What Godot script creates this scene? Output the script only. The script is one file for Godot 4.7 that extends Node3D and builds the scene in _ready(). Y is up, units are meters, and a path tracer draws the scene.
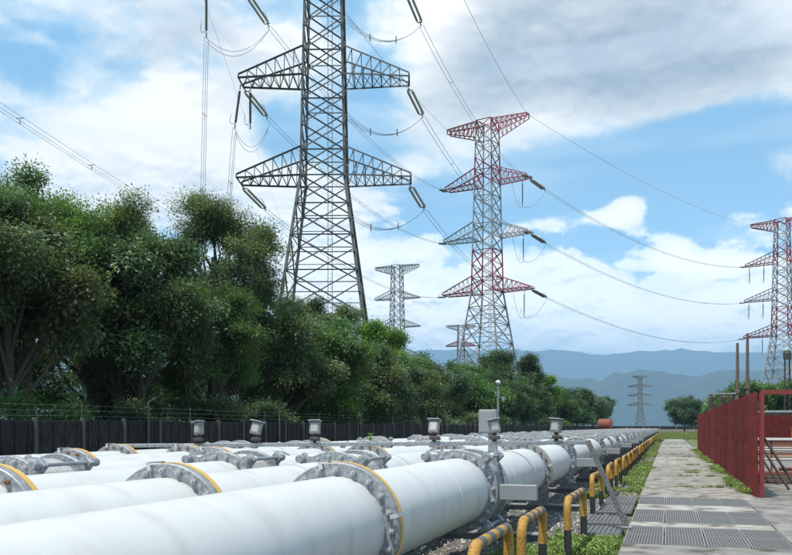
extends Node3D
# Pipes and path run along -Z; X is to the right of the path, heights are metres above the path's surface. "d" below is distance ahead (z = -d).

const EYE := 1.6
const YAW := 17.74
const PIPE_R := 0.41
const PIPE_Y := 0.80
const PIPE_X := [-2.5, -3.7, -4.93, -6.17, -7.4, -8.63]
const GROUND_Y := -0.12

var M := {}
var shared := {}
var taken := {}


func _ready() -> void:
	camera_sky_sun()
	materials()
	setting()
	gas_pipes()
	tray_and_boxes()
	hoops()
	hoarding_yard()
	boundary_fence()
	woods()
	pylons()
	conductors()
	far_things()
	weeds()


# ------------------------------------------------------------------ camera, sky, sun
func camera_sky_sun() -> void:
	var cam := Camera3D.new()
	cam.name = "camera"
	cam.projection = Camera3D.PROJECTION_FRUSTUM
	cam.near = 0.1
	cam.far = 40000.0
	cam.size = 0.1 * 555.0 / 850.0
	cam.frustum_offset = Vector2(0, 0.1 * 149.5 / 850.0)
	cam.position = Vector3(0, EYE, 0)
	cam.rotation_degrees = Vector3(0, YAW, 0)
	add_child(cam)
	cam.current = true
	var e := Environment.new()
	e.tonemap_mode = Environment.TONE_MAPPER_LINEAR
	e.tonemap_exposure = 1.55
	e.background_mode = Environment.BG_SKY
	e.sdfgi_enabled = true
	e.ssao_enabled = true
	e.ssil_enabled = true
	e.fog_enabled = true
	e.fog_density = 0.00013
	e.fog_light_color = Color(0.66, 0.85, 1.0)
	var sky := Sky.new()
	var pm := PanoramaSkyMaterial.new()
	pm.panorama = ImageTexture.create_from_image(sky_image())
	pm.energy_multiplier = 1.33
	sky.sky_material = pm
	e.sky = sky
	e.sky_rotation = Vector3(0, PI / 2, 0)
	var we := WorldEnvironment.new()
	we.name = "world_environment"
	we.environment = e
	add_child(we)
	var sun := DirectionalLight3D.new()
	sun.name = "sun"
	sun.light_energy = 1.2
	sun.light_color = Color(1.0, 0.965, 0.91)
	sun.light_angular_distance = 0.5
	sun.shadow_enabled = true
	add_child(sun)
	sun.look_at_from_position(Vector3(-0.20, 1.0, 0.40) * 50.0, Vector3.ZERO, Vector3(0, 0, -1))


# azimuth, elevation (degrees, 0 = straight along the path), their spreads, how much cloud, how grey
const CLOUDS := [
	[-37.0, 17.5, 7.0, 4.0, 0.45, -0.25], [-41.5, 21.0, 3.0, 1.6, -0.25, 0.0], [-30.0, 23.5, 7.0, 2.5, 0.25, 0.25],
	[-27.5, 14.5, 6.0, 2.0, 0.2, 0.2], [-25.0, 18.5, 2.0, 2.0, -0.4, 0.0], [-19.3, 19.5, 2.2, 2.6, -0.35, 0.0],
	[-36.0, 12.6, 4.0, 1.5, 0.1, 0.1], [-45.0, 14.5, 3.0, 2.5, -0.3, 0.0],
	[-9.0, 22.8, 9.0, 3.2, 0.6, 0.36], [-13.0, 19.5, 4.0, 2.2, 0.35, 0.15], [1.0, 22.5, 9.0, 2.8, 0.62, 0.62], [5.5, 21.3, 4.0, 1.6, 0.35, 0.2], [-7.5, 20.6, 3.6, 1.4, 0.3, -0.35], [-3.0, 27.0, 12.0, 3.0, 0.4, 0.45],
	[4.6, 17.6, 4.5, 2.0, -0.62, 0.0], [-4.5, 16.6, 5.0, 1.6, -0.5, 0.0], [-14.5, 14.2, 2.4, 3.6, -0.32, 0.0], [3.6, 13.2, 4.0, 1.5, -0.25, -0.1],
	[6.5, 16.0, 2.5, 1.0, 0.3, -0.2], [-8.0, 14.0, 3.0, 0.8, -0.1, 0.0],
	[0.5, 14.2, 9.0, 1.7, -0.32, 0.0], [-3.9, 13.5, 1.4, 0.6, 0.62, -0.4], [-2.5, 14.1, 1.1, 0.7, 0.62, -0.5], [0.0, 11.3, 1.5, 1.0, 0.65, -0.5], [-1.6, 10.4, 1.5, 0.6, 0.35, -0.3], [2.8, 10.2, 2.4, 1.1, 0.4, -0.2],
	[-6.5, 9.0, 4.0, 1.6, 0.45, -0.2], [0.5, 7.6, 6.0, 1.5, 0.5, -0.2], [-14.0, 9.5, 4.0, 2.6, 0.35, -0.25], [-23.0, 9.5, 4.0, 2.6, 0.45, -0.3],
	[-11.5, 10.8, 2.0, 0.9, 0.25, -0.2], [-3.0, 6.6, 20.0, 0.9, 0.15, 0.0],
]


func sky_color(az: float, el: float, n1: FastNoiseLite, n2: FastNoiseLite, n3: FastNoiseLite) -> Color:
	var ce := cos(el)
	var d := Vector3(sin(az) * ce, sin(el), -cos(az) * ce)
	var q := Vector3(d.x, d.y * 2.0, d.z) * 100.0
	var azd := rad_to_deg(az)
	var eld := rad_to_deg(el)
	var high := smoothstep(12.0, 19.0, eld)
	var wide := n1.get_noise_3dv(q)
	var puff := lerpf(n2.get_noise_3dv(q * 1.7), n2.get_noise_3dv(q), high)
	var above := lerpf(n2.get_noise_3dv(q * 1.7 + Vector3(0, 1.5, 0)), n2.get_noise_3dv(q + Vector3(0, 1.5, 0)), high)
	var k := wide * 0.55 + puff * lerpf(0.62, 0.40, high) + 0.17
	var grey := 0.07 + n3.get_noise_3dv(q) * 0.75 * lerpf(0.6, 1.0, high)
	for c in CLOUDS:
		var a: float = (azd - c[0]) / c[2]
		var b: float = (eld - c[1]) / c[3]
		var r := a * a + b * b
		if r < 7.0:
			var g := exp(-0.8 * r)
			k += c[4] * g
			grey += c[5] * g - (c[4] * g * b * 0.35 if c[3] < 1.3 else 0.0)
	var up := clampf(eld / 60.0, 0.0, 1.0)
	var blue := Color(0.66, 0.80, 0.89).lerp(Color(0.40, 0.63, 0.83), sqrt(up))
	var cover := smoothstep(-0.02, lerpf(0.17, 0.36, high), k)
	var body := smoothstep(0.08, 0.55, k)
	# tops that face the light are white, undersides grey
	var shade := clampf(grey - (puff - above) * lerpf(1.5, 0.5, high), 0.0, 1.0)
	var white := Color(0.995, 0.985, 0.972).lerp(Color(0.60, 0.655, 0.705), shade)
	var veil := Color(0.91, 0.935, 0.945).lerp(Color(0.66, 0.73, 0.785), shade)
	var out := blue.lerp(veil.lerp(white, body), cover)
	# thin high streaks across the blue
	out = out.lerp(Color(0.86, 0.91, 0.95), 0.30 * smoothstep(0.0, 0.5, n3.get_noise_3dv(Vector3(q.x * 0.8, q.y * 3.0, q.z * 0.8)) + 0.12))
	out = out.lerp(Color(0.68, 0.81, 0.91), 0.8 * exp(-maxf(eld, 0.0) / 2.6))
	# the far, low sky is the brightest: sunlit cloud banks seen edge on
	var low := 0.832 * pow(1.0 + 0.55 * (1.0 - smoothstep(5.0, 18.0, eld)), 0.4545)
	return Color(minf(out.r * low, 1.0), minf(out.g * low, 1.0), minf(out.b * low, 1.0))


func sky_image() -> Image:
	var n1 := FastNoiseLite.new()
	n1.seed = 21
	n1.frequency = 0.020
	n1.fractal_octaves = 4
	var n2 := FastNoiseLite.new()
	n2.seed = 5
	n2.frequency = 0.062
	n2.fractal_octaves = 6
	n2.fractal_gain = 0.56
	n2.domain_warp_enabled = true
	n2.domain_warp_amplitude = 5.0
	n2.domain_warp_frequency = 0.06
	var n3 := FastNoiseLite.new()
	n3.seed = 77
	n3.frequency = 0.03
	n3.fractal_octaves = 3
	var low := Image.create(1024, 512, false, Image.FORMAT_RGB8)
	low.fill(Color(0.60, 0.66, 0.66))
	for y in 258:
		for x in 1024:
			low.set_pixel(x, y, sky_color(wrapf(((x + 0.5) / 1024.0 - 0.5) * TAU + PI / 2, -PI, PI), (0.5 - (y + 0.5) / 512.0) * PI, n1, n2, n3))
	low.resize(4096, 2048, Image.INTERPOLATE_CUBIC)
	for y in range(640, 1030):
		for x in range(396, 1236):
			low.set_pixel(x, y, sky_color(wrapf(((x + 0.5) / 4096.0 - 0.5) * TAU + PI / 2, -PI, PI), (0.5 - (y + 0.5) / 2048.0) * PI, n1, n2, n3))
	return low


# ------------------------------------------------------------------ helpers
func lin(r: float, g: float, b: float) -> Color:
	return Color(r, g, b).linear_to_srgb()


func noise_tex(seed_: int, freq: float, a: Color, b: Color, oct := 5, size := 512, kind := FastNoiseLite.TYPE_SIMPLEX_SMOOTH, mid := 0.5) -> NoiseTexture2D:
	var n := FastNoiseLite.new()
	n.seed = seed_
	n.noise_type = kind
	n.frequency = freq
	n.fractal_octaves = oct
	var t := NoiseTexture2D.new()
	t.width = size
	t.height = size
	t.seamless = true
	t.noise = n
	var g := Gradient.new()
	g.set_color(0, a)
	g.set_color(1, b)
	g.add_point(mid, a.lerp(b, 0.5))
	t.color_ramp = g
	return t


func stain_tex(seed_: int, freq: float, c: Color, from: float, to: float, strength: float, ridged := false) -> ImageTexture:
	# sparse stains (or thin cracks): a colour whose alpha rises where the noise is high
	var n := FastNoiseLite.new()
	n.seed = seed_
	n.frequency = freq
	n.fractal_octaves = 5
	if ridged:
		n.fractal_type = FastNoiseLite.FRACTAL_RIDGED
		n.fractal_octaves = 2
	var im := n.get_seamless_image(512, 512)
	im.convert(Image.FORMAT_RGBA8)
	for y in 512:
		for x in 512:
			var v := im.get_pixel(x, y).r
			im.set_pixel(x, y, Color(c.r, c.g, c.b, strength * smoothstep(from, to, v)))
	return ImageTexture.create_from_image(im)


func mat(called: String, c: Color, rough := 0.7, metal := 0.0) -> StandardMaterial3D:
	var m := StandardMaterial3D.new()
	m.resource_name = called
	m.albedo_color = c
	m.roughness = rough
	m.metallic = metal
	M[called] = m
	return m


func tex(m: StandardMaterial3D, t: Texture2D, scale: float, world := true, bump: Texture2D = null, bump_cm := 0.0) -> void:
	m.albedo_texture = t
	m.uv1_triplanar = true
	m.uv1_world_triplanar = world
	m.uv1_scale = Vector3.ONE * scale
	if bump:
		m.heightmap_enabled = true
		m.heightmap_texture = bump
		m.heightmap_scale = bump_cm


func materials() -> void:
	var w := Color.WHITE
	var m := mat("white_paint", lin(0.575, 0.595, 0.605), 0.42)
	tex(m, noise_tex(3, 0.009, Color(0.93, 0.93, 0.915), w, 7), 0.30, true)
	m.uv1_scale = Vector3(0.17, 0.12, 0.31)
	m.detail_enabled = true
	m.detail_blend_mode = BaseMaterial3D.BLEND_MODE_MUL
	m.detail_albedo = stain_tex(51, 0.014, Color(0.62, 0.56, 0.47), 0.62, 0.88, 0.22)
	m = mat("galvanised", lin(0.40, 0.425, 0.45), 0.5, 0.12)
	tex(m, noise_tex(4, 0.03, Color(0.58, 0.60, 0.62), w, 6), 1.2, true)
	mat("bolt_steel", lin(0.45, 0.46, 0.47), 0.5, 0.5)
	m = mat("yellow_paint", lin(0.58, 0.335, 0.06), 0.68)
	tex(m, noise_tex(6, 0.05, Color(0.66, 0.63, 0.58), w, 5), 2.0, true)
	m.detail_enabled = true
	m.detail_albedo = stain_tex(52, 0.03, Color(0.30, 0.24, 0.18), 0.66, 0.72, 0.85)
	mat("rusty_bolt", lin(0.22, 0.13, 0.08), 0.8)
	m = mat("rim_yellow", lin(0.70, 0.46, 0.13), 0.55)
	tex(m, noise_tex(5, 0.05, Color(0.8, 0.78, 0.74), w, 5), 2.0, true)
	m = mat("black_paint", lin(0.035, 0.036, 0.04), 0.55)
	tex(m, noise_tex(7, 0.05, Color(0.7, 0.7, 0.7), w, 5), 2.0, true)
	m = mat("faded_black", lin(0.13, 0.135, 0.14), 0.6)
	tex(m, noise_tex(8, 0.06, Color(0.6, 0.6, 0.6), w, 5), 2.5, true)
	m = mat("concrete", lin(0.37, 0.36, 0.338), 0.9)
	tex(m, noise_tex(9, 0.02, Color(0.62, 0.61, 0.58), w, 8), 0.17, true, noise_tex(10, 0.08, Color.BLACK, w, 4), 0.5)
	m.detail_enabled = true
	m.detail_blend_mode = BaseMaterial3D.BLEND_MODE_MUL
	m.detail_albedo = stain_tex(70, 0.02, Color(0.50, 0.46, 0.38), 0.56, 0.82, 0.7)
	m = mat("concrete_pale", lin(0.43, 0.42, 0.395), 0.9)
	tex(m, noise_tex(11, 0.022, Color(0.66, 0.65, 0.63), w, 8), 0.15, true, noise_tex(12, 0.08, Color.BLACK, w, 4), 0.5)
	m.detail_enabled = true
	m.detail_blend_mode = BaseMaterial3D.BLEND_MODE_MUL
	m.detail_albedo = stain_tex(71, 0.02, Color(0.50, 0.46, 0.38), 0.56, 0.82, 0.7)
	m = mat("concrete_dull", lin(0.30, 0.293, 0.276), 0.9)
	tex(m, noise_tex(13, 0.02, Color(0.6, 0.6, 0.58), w, 8), 0.13, true, noise_tex(14, 0.08, Color.BLACK, w, 4), 0.5)
	m.detail_enabled = true
	m.detail_blend_mode = BaseMaterial3D.BLEND_MODE_MUL
	m.detail_albedo = stain_tex(72, 0.02, Color(0.50, 0.46, 0.38), 0.56, 0.82, 0.7)
	m = mat("gravel", lin(0.30, 0.295, 0.28), 0.95)
	tex(m, noise_tex(15, 0.05, Color(0.35, 0.35, 0.34), w, 4, 512, FastNoiseLite.TYPE_CELLULAR), 0.9, true, noise_tex(15, 0.05, Color.BLACK, w, 4, 512, FastNoiseLite.TYPE_CELLULAR), 3.0)
	m = mat("stone", lin(0.36, 0.355, 0.34), 0.9)
	m.vertex_color_use_as_albedo = true
	m = mat("field", lin(0.16, 0.19, 0.085), 0.95)
	tex(m, noise_tex(17, 0.02, Color(0.6, 0.62, 0.5), w, 6), 0.15, true)
	m = mat("grating_steel", lin(0.24, 0.25, 0.255), 0.6, 0.25)
	m = mat("cover_steel", lin(0.20, 0.205, 0.205), 0.65, 0.2)
	tex(m, noise_tex(18, 0.03, Color(0.6, 0.6, 0.6), w, 5), 1.2, true)
	for k in 3:
		m = mat("red_sheet_%d" % k, lin([0.21, 0.245, 0.18][k], [0.036, 0.046, 0.030][k], [0.038, 0.044, 0.031][k]), 0.8)
		m.metallic_specular = 0.3
		tex(m, noise_tex(20 + k, 0.02, Color(0.55, 0.50, 0.48), w, 7), 0.6, true)
		m.uv1_scale = Vector3(0.8, 0.22, 0.8)
		m.detail_enabled = true
		m.detail_albedo = stain_tex(60 + k, 0.02, Color(0.36, 0.27, 0.25), 0.60, 0.85, 0.6)
	m = mat("red_frame", lin(0.18, 0.022, 0.022), 0.6)
	for k in 3:
		m = mat("dark_panel_%d" % k, lin([0.030, 0.040, 0.052][k], [0.032, 0.042, 0.052][k], [0.031, 0.040, 0.049][k]), 0.9)
		var f := noise_tex(30 + k, 0.02, Color(0.22, 0.22, 0.22), w, 6)
		tex(m, f, 0.5, true)
		m.uv1_scale = Vector3(1.3, 0.22, 1.3)
	mat("fence_post", lin(0.075, 0.08, 0.08), 0.8)
	mat("wire", lin(0.16, 0.17, 0.18), 0.6, 0.3)
	m = mat("bark", lin(0.17, 0.15, 0.125), 0.95)
	tex(m, noise_tex(40, 0.04, Color(0.45, 0.45, 0.45), w, 5), 0.9, true)
	m.uv1_scale = Vector3(1.2, 0.35, 1.2)
	m = mat("leaf", Color.WHITE, 0.42)
	m.vertex_color_use_as_albedo = true
	m.backlight_enabled = true
	m.backlight = Color(0.85, 0.9, 0.6)
	m = mat("grass", Color.WHITE, 0.7)
	m.vertex_color_use_as_albedo = true
	m.backlight_enabled = true
	m.backlight = Color(0.5, 0.55, 0.3)
	m = mat("tower_steel", lin(0.17, 0.18, 0.19), 0.65, 0.25)
	tex(m, noise_tex(41, 0.03, Color(0.6, 0.6, 0.6), w, 4), 0.5, false)
	mat("tower_white", lin(0.27, 0.28, 0.29), 0.6, 0.1)
	mat("tower_red", lin(0.24, 0.027, 0.042), 0.6)
	mat("tower_far", lin(0.16, 0.175, 0.19), 0.7, 0.1)
	mat("porcelain", lin(0.33, 0.34, 0.31), 0.35)
	mat("porcelain_dark", lin(0.12, 0.12, 0.12), 0.35)
	mat("conductor", lin(0.28, 0.29, 0.30), 0.5, 0.4)
	m = mat("forest", lin(0.050, 0.072, 0.045), 0.95)
	tex(m, noise_tex(42, 0.02, Color(0.45, 0.5, 0.5), w, 6), 0.002, true)
	mat("rust_red", lin(0.20, 0.06, 0.04), 0.8)
	m = mat("rusty_column", lin(0.19, 0.145, 0.125), 0.85)
	tex(m, noise_tex(43, 0.03, Color(0.6, 0.55, 0.5), w, 5), 0.5, true)
	mat("cabinet_grey", lin(0.23, 0.25, 0.265), 0.55, 0.1)
	m = mat("box_grey", lin(0.27, 0.28, 0.285), 0.6)
	tex(m, noise_tex(44, 0.03, Color(0.62, 0.62, 0.6), w, 5), 2.0, true)
	mat("lamp_white", lin(0.46, 0.47, 0.47), 0.5)
	mat("orange_plastic", lin(0.62, 0.20, 0.03), 0.6)
	mat("timber", lin(0.42, 0.33, 0.22), 0.85)
	mat("dark_steel", lin(0.05, 0.045, 0.042), 0.6, 0.2)
	mat("scaffold_tube", lin(0.36, 0.36, 0.35), 0.5, 0.3)


func nth(k: int) -> String:
	var small := ["zeroth", "first", "second", "third", "fourth", "fifth", "sixth", "seventh", "eighth", "ninth", "tenth", "eleventh", "twelfth", "thirteenth", "fourteenth", "fifteenth", "sixteenth", "seventeenth", "eighteenth", "nineteenth", "twentieth"]
	if k <= 20:
		return small[k]
	var tens: String = ["", "", "twent", "thirt", "fort"][k / 10]
	return tens + "ieth" if k % 10 == 0 else tens + "y-" + small[k % 10]


func numbered(called: String) -> String:
	if not taken.has(called):
		taken[called] = 0
		return called
	taken[called] += 1
	return "%s_%03d" % [called, taken[called]]


func thing(called: String, label: String, category: String, at := Vector3.ZERO, group := "") -> Node3D:
	var o := Node3D.new()
	o.name = numbered(called)
	add_child(o)
	o.position = at
	tag(o, label, category, group)
	return o


func tag(o: Node, label: String, category: String, group := "") -> void:
	o.set_meta("label", label)
	o.set_meta("category", category)
	if group:
		o.set_meta("group", group)


func part(called: String, mesh: Mesh, material: Material, parent: Node, at := Vector3.ZERO) -> MeshInstance3D:
	var o := MeshInstance3D.new()
	o.name = called if parent != self else numbered(called)
	o.mesh = mesh
	o.material_override = material
	o.position = at
	parent.add_child(o, true)
	return o


func structure(called: String, mesh: Mesh, material: Material, label := "") -> MeshInstance3D:
	var o := part(called, mesh, material, self)
	o.set_meta("kind", "structure")
	if label:
		o.set_meta("label", label)
	return o


func start() -> SurfaceTool:
	var st := SurfaceTool.new()
	st.begin(Mesh.PRIMITIVE_TRIANGLES)
	return st


func face(st: SurfaceTool, a: Vector3, b: Vector3, c: Vector3, d: Vector3) -> void:
	# a b c d counter-clockwise seen from the front
	var n := (b - a).cross(d - a)
	if n.length_squared() < 1e-14:
		n = (c - b).cross(d - b)
	st.set_normal(n.normalized())
	for p in [a, c, b, a, d, c]:
		st.add_vertex(p)


func box(st: SurfaceTool, at: Vector3, size: Vector3, turn := Basis.IDENTITY) -> void:
	var h := size / 2.0
	for ax in 3:
		for s in [1.0, -1.0]:
			var n := Vector3.ZERO
			n[ax] = s
			var u := Vector3.ZERO
			u[(ax + 1) % 3] = 1.0
			var v: Vector3 = n.cross(u)
			var o: Vector3 = n * h
			var pu: Vector3 = u * h
			var pv: Vector3 = v * h
			face(st, at + turn * (o - pu - pv), at + turn * (o + pu - pv), at + turn * (o + pu + pv), at + turn * (o - pu + pv))


func bevel_box(st: SurfaceTool, at: Vector3, size: Vector3, bevel: float, turn := Basis.IDENTITY) -> void:
	# a box whose twelve edges are cut at 45 degrees
	var h := size / 2.0
	var c := minf(bevel, minf(h.x, minf(h.y, h.z)) * 0.9)
	for ax in 3:
		for s in [1.0, -1.0]:
			var n := Vector3.ZERO
			n[ax] = s
			var u := Vector3.ZERO
			u[(ax + 1) % 3] = 1.0
			var v: Vector3 = n.cross(u)
			var o: Vector3 = n * h
			var pu: Vector3 = u * (u.abs().dot(h) - c)
			var pv: Vector3 = v * (v.abs().dot(h) - c)
			face(st, at + turn * (o - pu - pv), at + turn * (o + pu - pv), at + turn * (o + pu + pv), at + turn * (o - pu + pv))
	for ax in 3:
		var i := (ax + 1) % 3
		var j := (ax + 2) % 3
		for si in [1.0, -1.0]:
			for sj in [1.0, -1.0]:
				var lo := Vector3.ZERO
				var p := Vector3.ZERO
				p[i] = si * h[i]
				p[j] = sj * (h[j] - c)
				var q := Vector3.ZERO
				q[i] = si * (h[i] - c)
				q[j] = sj * h[j]
				lo[ax] = h[ax] - c
				if si * sj > 0:
					edge_face(st, at, turn, p, q, lo)
				else:
					edge_face(st, at, turn, q, p, lo)


func edge_face(st: SurfaceTool, at: Vector3, turn: Basis, p: Vector3, q: Vector3, lo: Vector3) -> void:
	var a := p - lo
	var b := q - lo
	var c := q + lo
	var d := p + lo
	var n := (b - a).cross(d - a)
	if n.dot(p + q) < 0.0:
		face(st, at + turn * d, at + turn * c, at + turn * b, at + turn * a)
	else:
		face(st, at + turn * a, at + turn * b, at + turn * c, at + turn * d)


func side_of(dir: Vector3) -> Vector3:
	var ref := Vector3.UP if absf(dir.y) < 0.9 else Vector3.RIGHT
	return dir.cross(ref).normalized()


func tube(st: SurfaceTool, pts: PackedVector3Array, r0: float, r1: float, seg := 8, caps := false) -> void:
	var n := pts.size()
	var rings := []
	var norms := []
	var side := Vector3.ZERO
	for i in n:
		var dir := (pts[mini(i + 1, n - 1)] - pts[maxi(i - 1, 0)]).normalized()
		if i == 0:
			side = side_of(dir)
		else:
			side = (side - dir * side.dot(dir)).normalized()
		var up := dir.cross(side)
		var r := lerpf(r0, r1, float(i) / maxf(n - 1, 1))
		var ring := PackedVector3Array()
		var nn := PackedVector3Array()
		for k in seg:
			var a := TAU * k / seg
			var v := side * cos(a) + up * sin(a)
			ring.append(pts[i] + v * r)
			nn.append(v)
		rings.append(ring)
		norms.append(nn)
	for i in n - 1:
		for k in seg:
			var l := (k + 1) % seg
			for t in [[i, k], [i + 1, l], [i, l], [i, k], [i + 1, k], [i + 1, l]]:
				st.set_normal(norms[t[0]][t[1]])
				st.add_vertex(rings[t[0]][t[1]])
	if caps:
		for e in [0, n - 1]:
			var dir := (pts[0] - pts[1]).normalized() if e == 0 else (pts[n - 1] - pts[n - 2]).normalized()
			st.set_normal(dir)
			for k in seg:
				var l := (k + 1) % seg
				if e == 0:
					st.add_vertex(pts[e]); st.add_vertex(rings[e][k]); st.add_vertex(rings[e][l])
				else:
					st.add_vertex(pts[e]); st.add_vertex(rings[e][l]); st.add_vertex(rings[e][k])


func lathe(st: SurfaceTool, prof: Array, seg := 48, smooth := false) -> void:
	# profile of (radius, z) turned about Z
	for i in prof.size() - 1:
		var p: Vector2 = prof[i]
		var q: Vector2 = prof[i + 1]
		var t := (q - p).normalized()
		var nr := -t.y
		var nz := t.x
		for k in seg:
			var a := TAU * k / seg
			var b := TAU * (k + 1) / seg
			var na := Vector3(cos(a) * nr, sin(a) * nr, nz)
			var nb := Vector3(cos(b) * nr, sin(b) * nr, nz)
			var A := Vector3(cos(a) * p.x, sin(a) * p.x, p.y)
			var B := Vector3(cos(b) * p.x, sin(b) * p.x, p.y)
			var C := Vector3(cos(b) * q.x, sin(b) * q.x, q.y)
			var Dd := Vector3(cos(a) * q.x, sin(a) * q.x, q.y)
			for v in [[A, na], [B, nb], [C, nb], [A, na], [C, nb], [Dd, na]]:
				st.set_normal(v[1])
				st.add_vertex(v[0])


func line(a: Vector3, b: Vector3) -> PackedVector3Array:
	return PackedVector3Array([a, b])


func angle_mesh() -> ArrayMesh:
	# an L-shaped steel section, one metre long along Y, one wide
	if not shared.has("angle"):
		var st := start()
		box(st, Vector3(0, 0.5, 0.42), Vector3(1.0, 1.0, 0.16))
		box(st, Vector3(0.42, 0.5, -0.08), Vector3(0.16, 1.0, 0.84))
		shared.angle = st.commit()
	return shared.angle


func bar_basis(a: Vector3, b: Vector3, w: float) -> Transform3D:
	var d := b - a
	var n := d.normalized()
	var s := side_of(n)
	return Transform3D(Basis(s * w, d, s.cross(n) * w), a)


func bar(called: String, a: Vector3, b: Vector3, w: float, material: Material, parent: Node) -> MeshInstance3D:
	var o := MeshInstance3D.new()
	o.name = called
	o.mesh = angle_mesh()
	o.material_override = material
	o.transform = bar_basis(a, b, w)
	parent.add_child(o, true)
	return o


func at(x: float, y: float, d: float) -> Vector3:
	return Vector3(x, y, -d)


# ------------------------------------------------------------------ ground, path, hills
func setting() -> void:
	var rng := RandomNumberGenerator.new()
	rng.seed = 11
	var st := start()
	face(st, at(-9000, GROUND_Y - 0.008, -3000), at(9000, GROUND_Y - 0.008, -3000), at(9000, GROUND_Y - 0.008, 16000), at(-9000, GROUND_Y - 0.008, 16000))
	structure("ground", st.commit(), M.field, "flat grassy ground reaching to the hills")
	st = start()
	face(st, at(-14.8, GROUND_Y - 0.004, -12), at(-0.7, GROUND_Y - 0.004, -12), at(-0.7, GROUND_Y - 0.004, 205), at(-14.8, GROUND_Y - 0.004, 205))
	structure("gravel_bed", st.commit(), M.gravel, "grey gravel bed under the white pipes")
	st = start()
	box(st, at(9.19, GROUND_Y / 2.0 - 0.012, 30), Vector3(15.13, -GROUND_Y, 84))
	structure("yard_floor", st.commit(), M.concrete_dull, "worn concrete floor of the red walled yard")
	# path: slabs one behind another with gratings let in between some of them
	var path := Node3D.new()
	path.name = "path"
	path.set_meta("kind", "structure")
	path.set_meta("label", "weathered concrete path beside the striped hoops")
	add_child(path)
	var cuts := [-4.0, 1.0, 5.0, 8.6, 12.15, -1.0, 14.3, 15.0, -1.0, 17.2, 18.45, -1.0, 20.3, 24.0, 29.2, 33.0, 38.0, 43.0, 48.0, 53.0, 58.0, 63.4, 64.6, 70.0, 76.0, 82.0, 88.0, 94.0, 100.0, 106.0, 112.0, 118.0]
	var i := 0
	while i < cuts.size() - 1:
		if cuts[i + 1] < 0.0 and cuts[i] > 0.0:
			i += 2
			continue
		var d0: float = cuts[i]
		var d1: float = cuts[i + 1]
		var tone = M.concrete_pale if is_equal_approx(d0, 63.4) else [M.concrete, M.concrete_pale, M.concrete_dull, M.concrete][rng.randi() % 4]
		var narrow := d0 > 20.0
		st = start()
		var lift := 0.0 if d0 < 20.0 else rng.randf_range(-0.012, 0.006)
		bevel_box(st, at(0.5 if not narrow else 0.62, GROUND_Y / 2.0 + lift, (d0 + d1) / 2.0), Vector3(2.22 if not narrow else 2.5, -GROUND_Y, d1 - d0 - rng.randf_range(0.05, 0.10)), 0.02)
		part("slab", st.commit(), tone, path)
		i += 1
	# gratings, four panels across and two deep in each opening
	var gm := start()
	var pw := 0.545
	var pd := 1.0
	for k in 14:
		box(gm, Vector3(-pw / 2 + 0.02 + k * (pw - 0.04) / 13.0, -0.014, 0), Vector3(0.009, 0.026, pd - 0.04))
	for k in 9:
		box(gm, Vector3(0, -0.018, -pd / 2 + 0.04 + k * (pd - 0.08) / 8.0), Vector3(pw - 0.04, 0.012, 0.012))
	for s in [-1.0, 1.0]:
		box(gm, Vector3(s * (pw / 2 - 0.012), -0.016, 0), Vector3(0.012, 0.034, pd - 0.02))
		box(gm, Vector3(0, -0.016, s * (pd / 2 - 0.012)), Vector3(pw - 0.04, 0.034, 0.012))
	var gmesh := gm.commit()
	var words := ["path's first trench", "path's middle trench", "path's trench by the hoarding"]
	for g in 3:
		var d0: float = [12.15, 15.0, 18.45][g]
		var d1: float = [14.3, 17.2, 20.3][g]
		for c in 4:
			for r in 2:
				var o := part("floor_grating", gmesh, M.grating_steel, self)
				var dd := (d1 - d0) / 2.0
				o.position = at(-0.33 + c * 0.553, 0.0, d0 + dd * (r + 0.5))
				o.scale = Vector3(1, 1, dd / (pd + 0.012))
				tag(o, "floor grating in the %s, %s from the hoops, %s row" % [words[g], nth(c + 1), ["outer", "hillward"][r]], "grating", "floor grating panels in the path")
	# ribbed covers between path and hoops
	for c in [[-1.02, 13.25, 14.55], [-1.05, 15.0, 16.3], [-1.0, 17.0, 18.6], [-1.0, 19.0, 20.6]]:
		var root := thing("trench_cover", "dark ribbed steel trench cover between path and hoops, %s along the gratings" % nth(int(c[1] - 11.0) / 2), "cover", at(c[0], GROUND_Y, (c[1] + c[2]) / 2.0), "ribbed trench covers beside the path")
		st = start()
		var ln: float = c[2] - c[1]
		bevel_box(st, Vector3(0, 0.05, 0), Vector3(0.66, 0.06, ln), 0.01)
		part("plate", st.commit(), M.cover_steel, root)
		for k in 9:
			st = start()
			box(st, Vector3(-0.29 + k * 0.0725, 0.088, 0), Vector3(0.03, 0.016, ln - 0.08))
			part("rib", st.commit(), M.cover_steel, root)
	# hills
	ridge("hills", 6200.0, 900.0, 17, [[-75, 300], [-40, 330], [-20, 345], [-8, 330], [-5.5, 355], [-3, 372], [-1.0, 392], [1.5, 358], [5, 385], [10, 400], [30, 420], [60, 400]], 30.0)
	ridge("mountains", 13000.0, 2600.0, 29, [[-75, 1100], [-40, 1150], [-20, 1100], [-14, 1180], [-8, 1150], [-4, 1080], [0, 1130], [5, 1040], [10, 1080], [40, 1150], [60, 1100]], 26.0)
	# loose stones on the gravel
	var sm := start()
	stone_mesh(sm)
	var spots := []
	for k in 9000:
		var d := 5.0 + 28.0 * pow(rng.randf(), 1.5)
		var x := rng.randf_range(-5.5, -0.75)
		spots.append([at(x, GROUND_Y + 0.005, d), rng.randf_range(0.016, 0.045)])
	var mm := MultiMesh.new()
	mm.transform_format = MultiMesh.TRANSFORM_3D
	mm.use_colors = true
	mm.mesh = sm.commit()
	mm.instance_count = spots.size()
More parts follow.
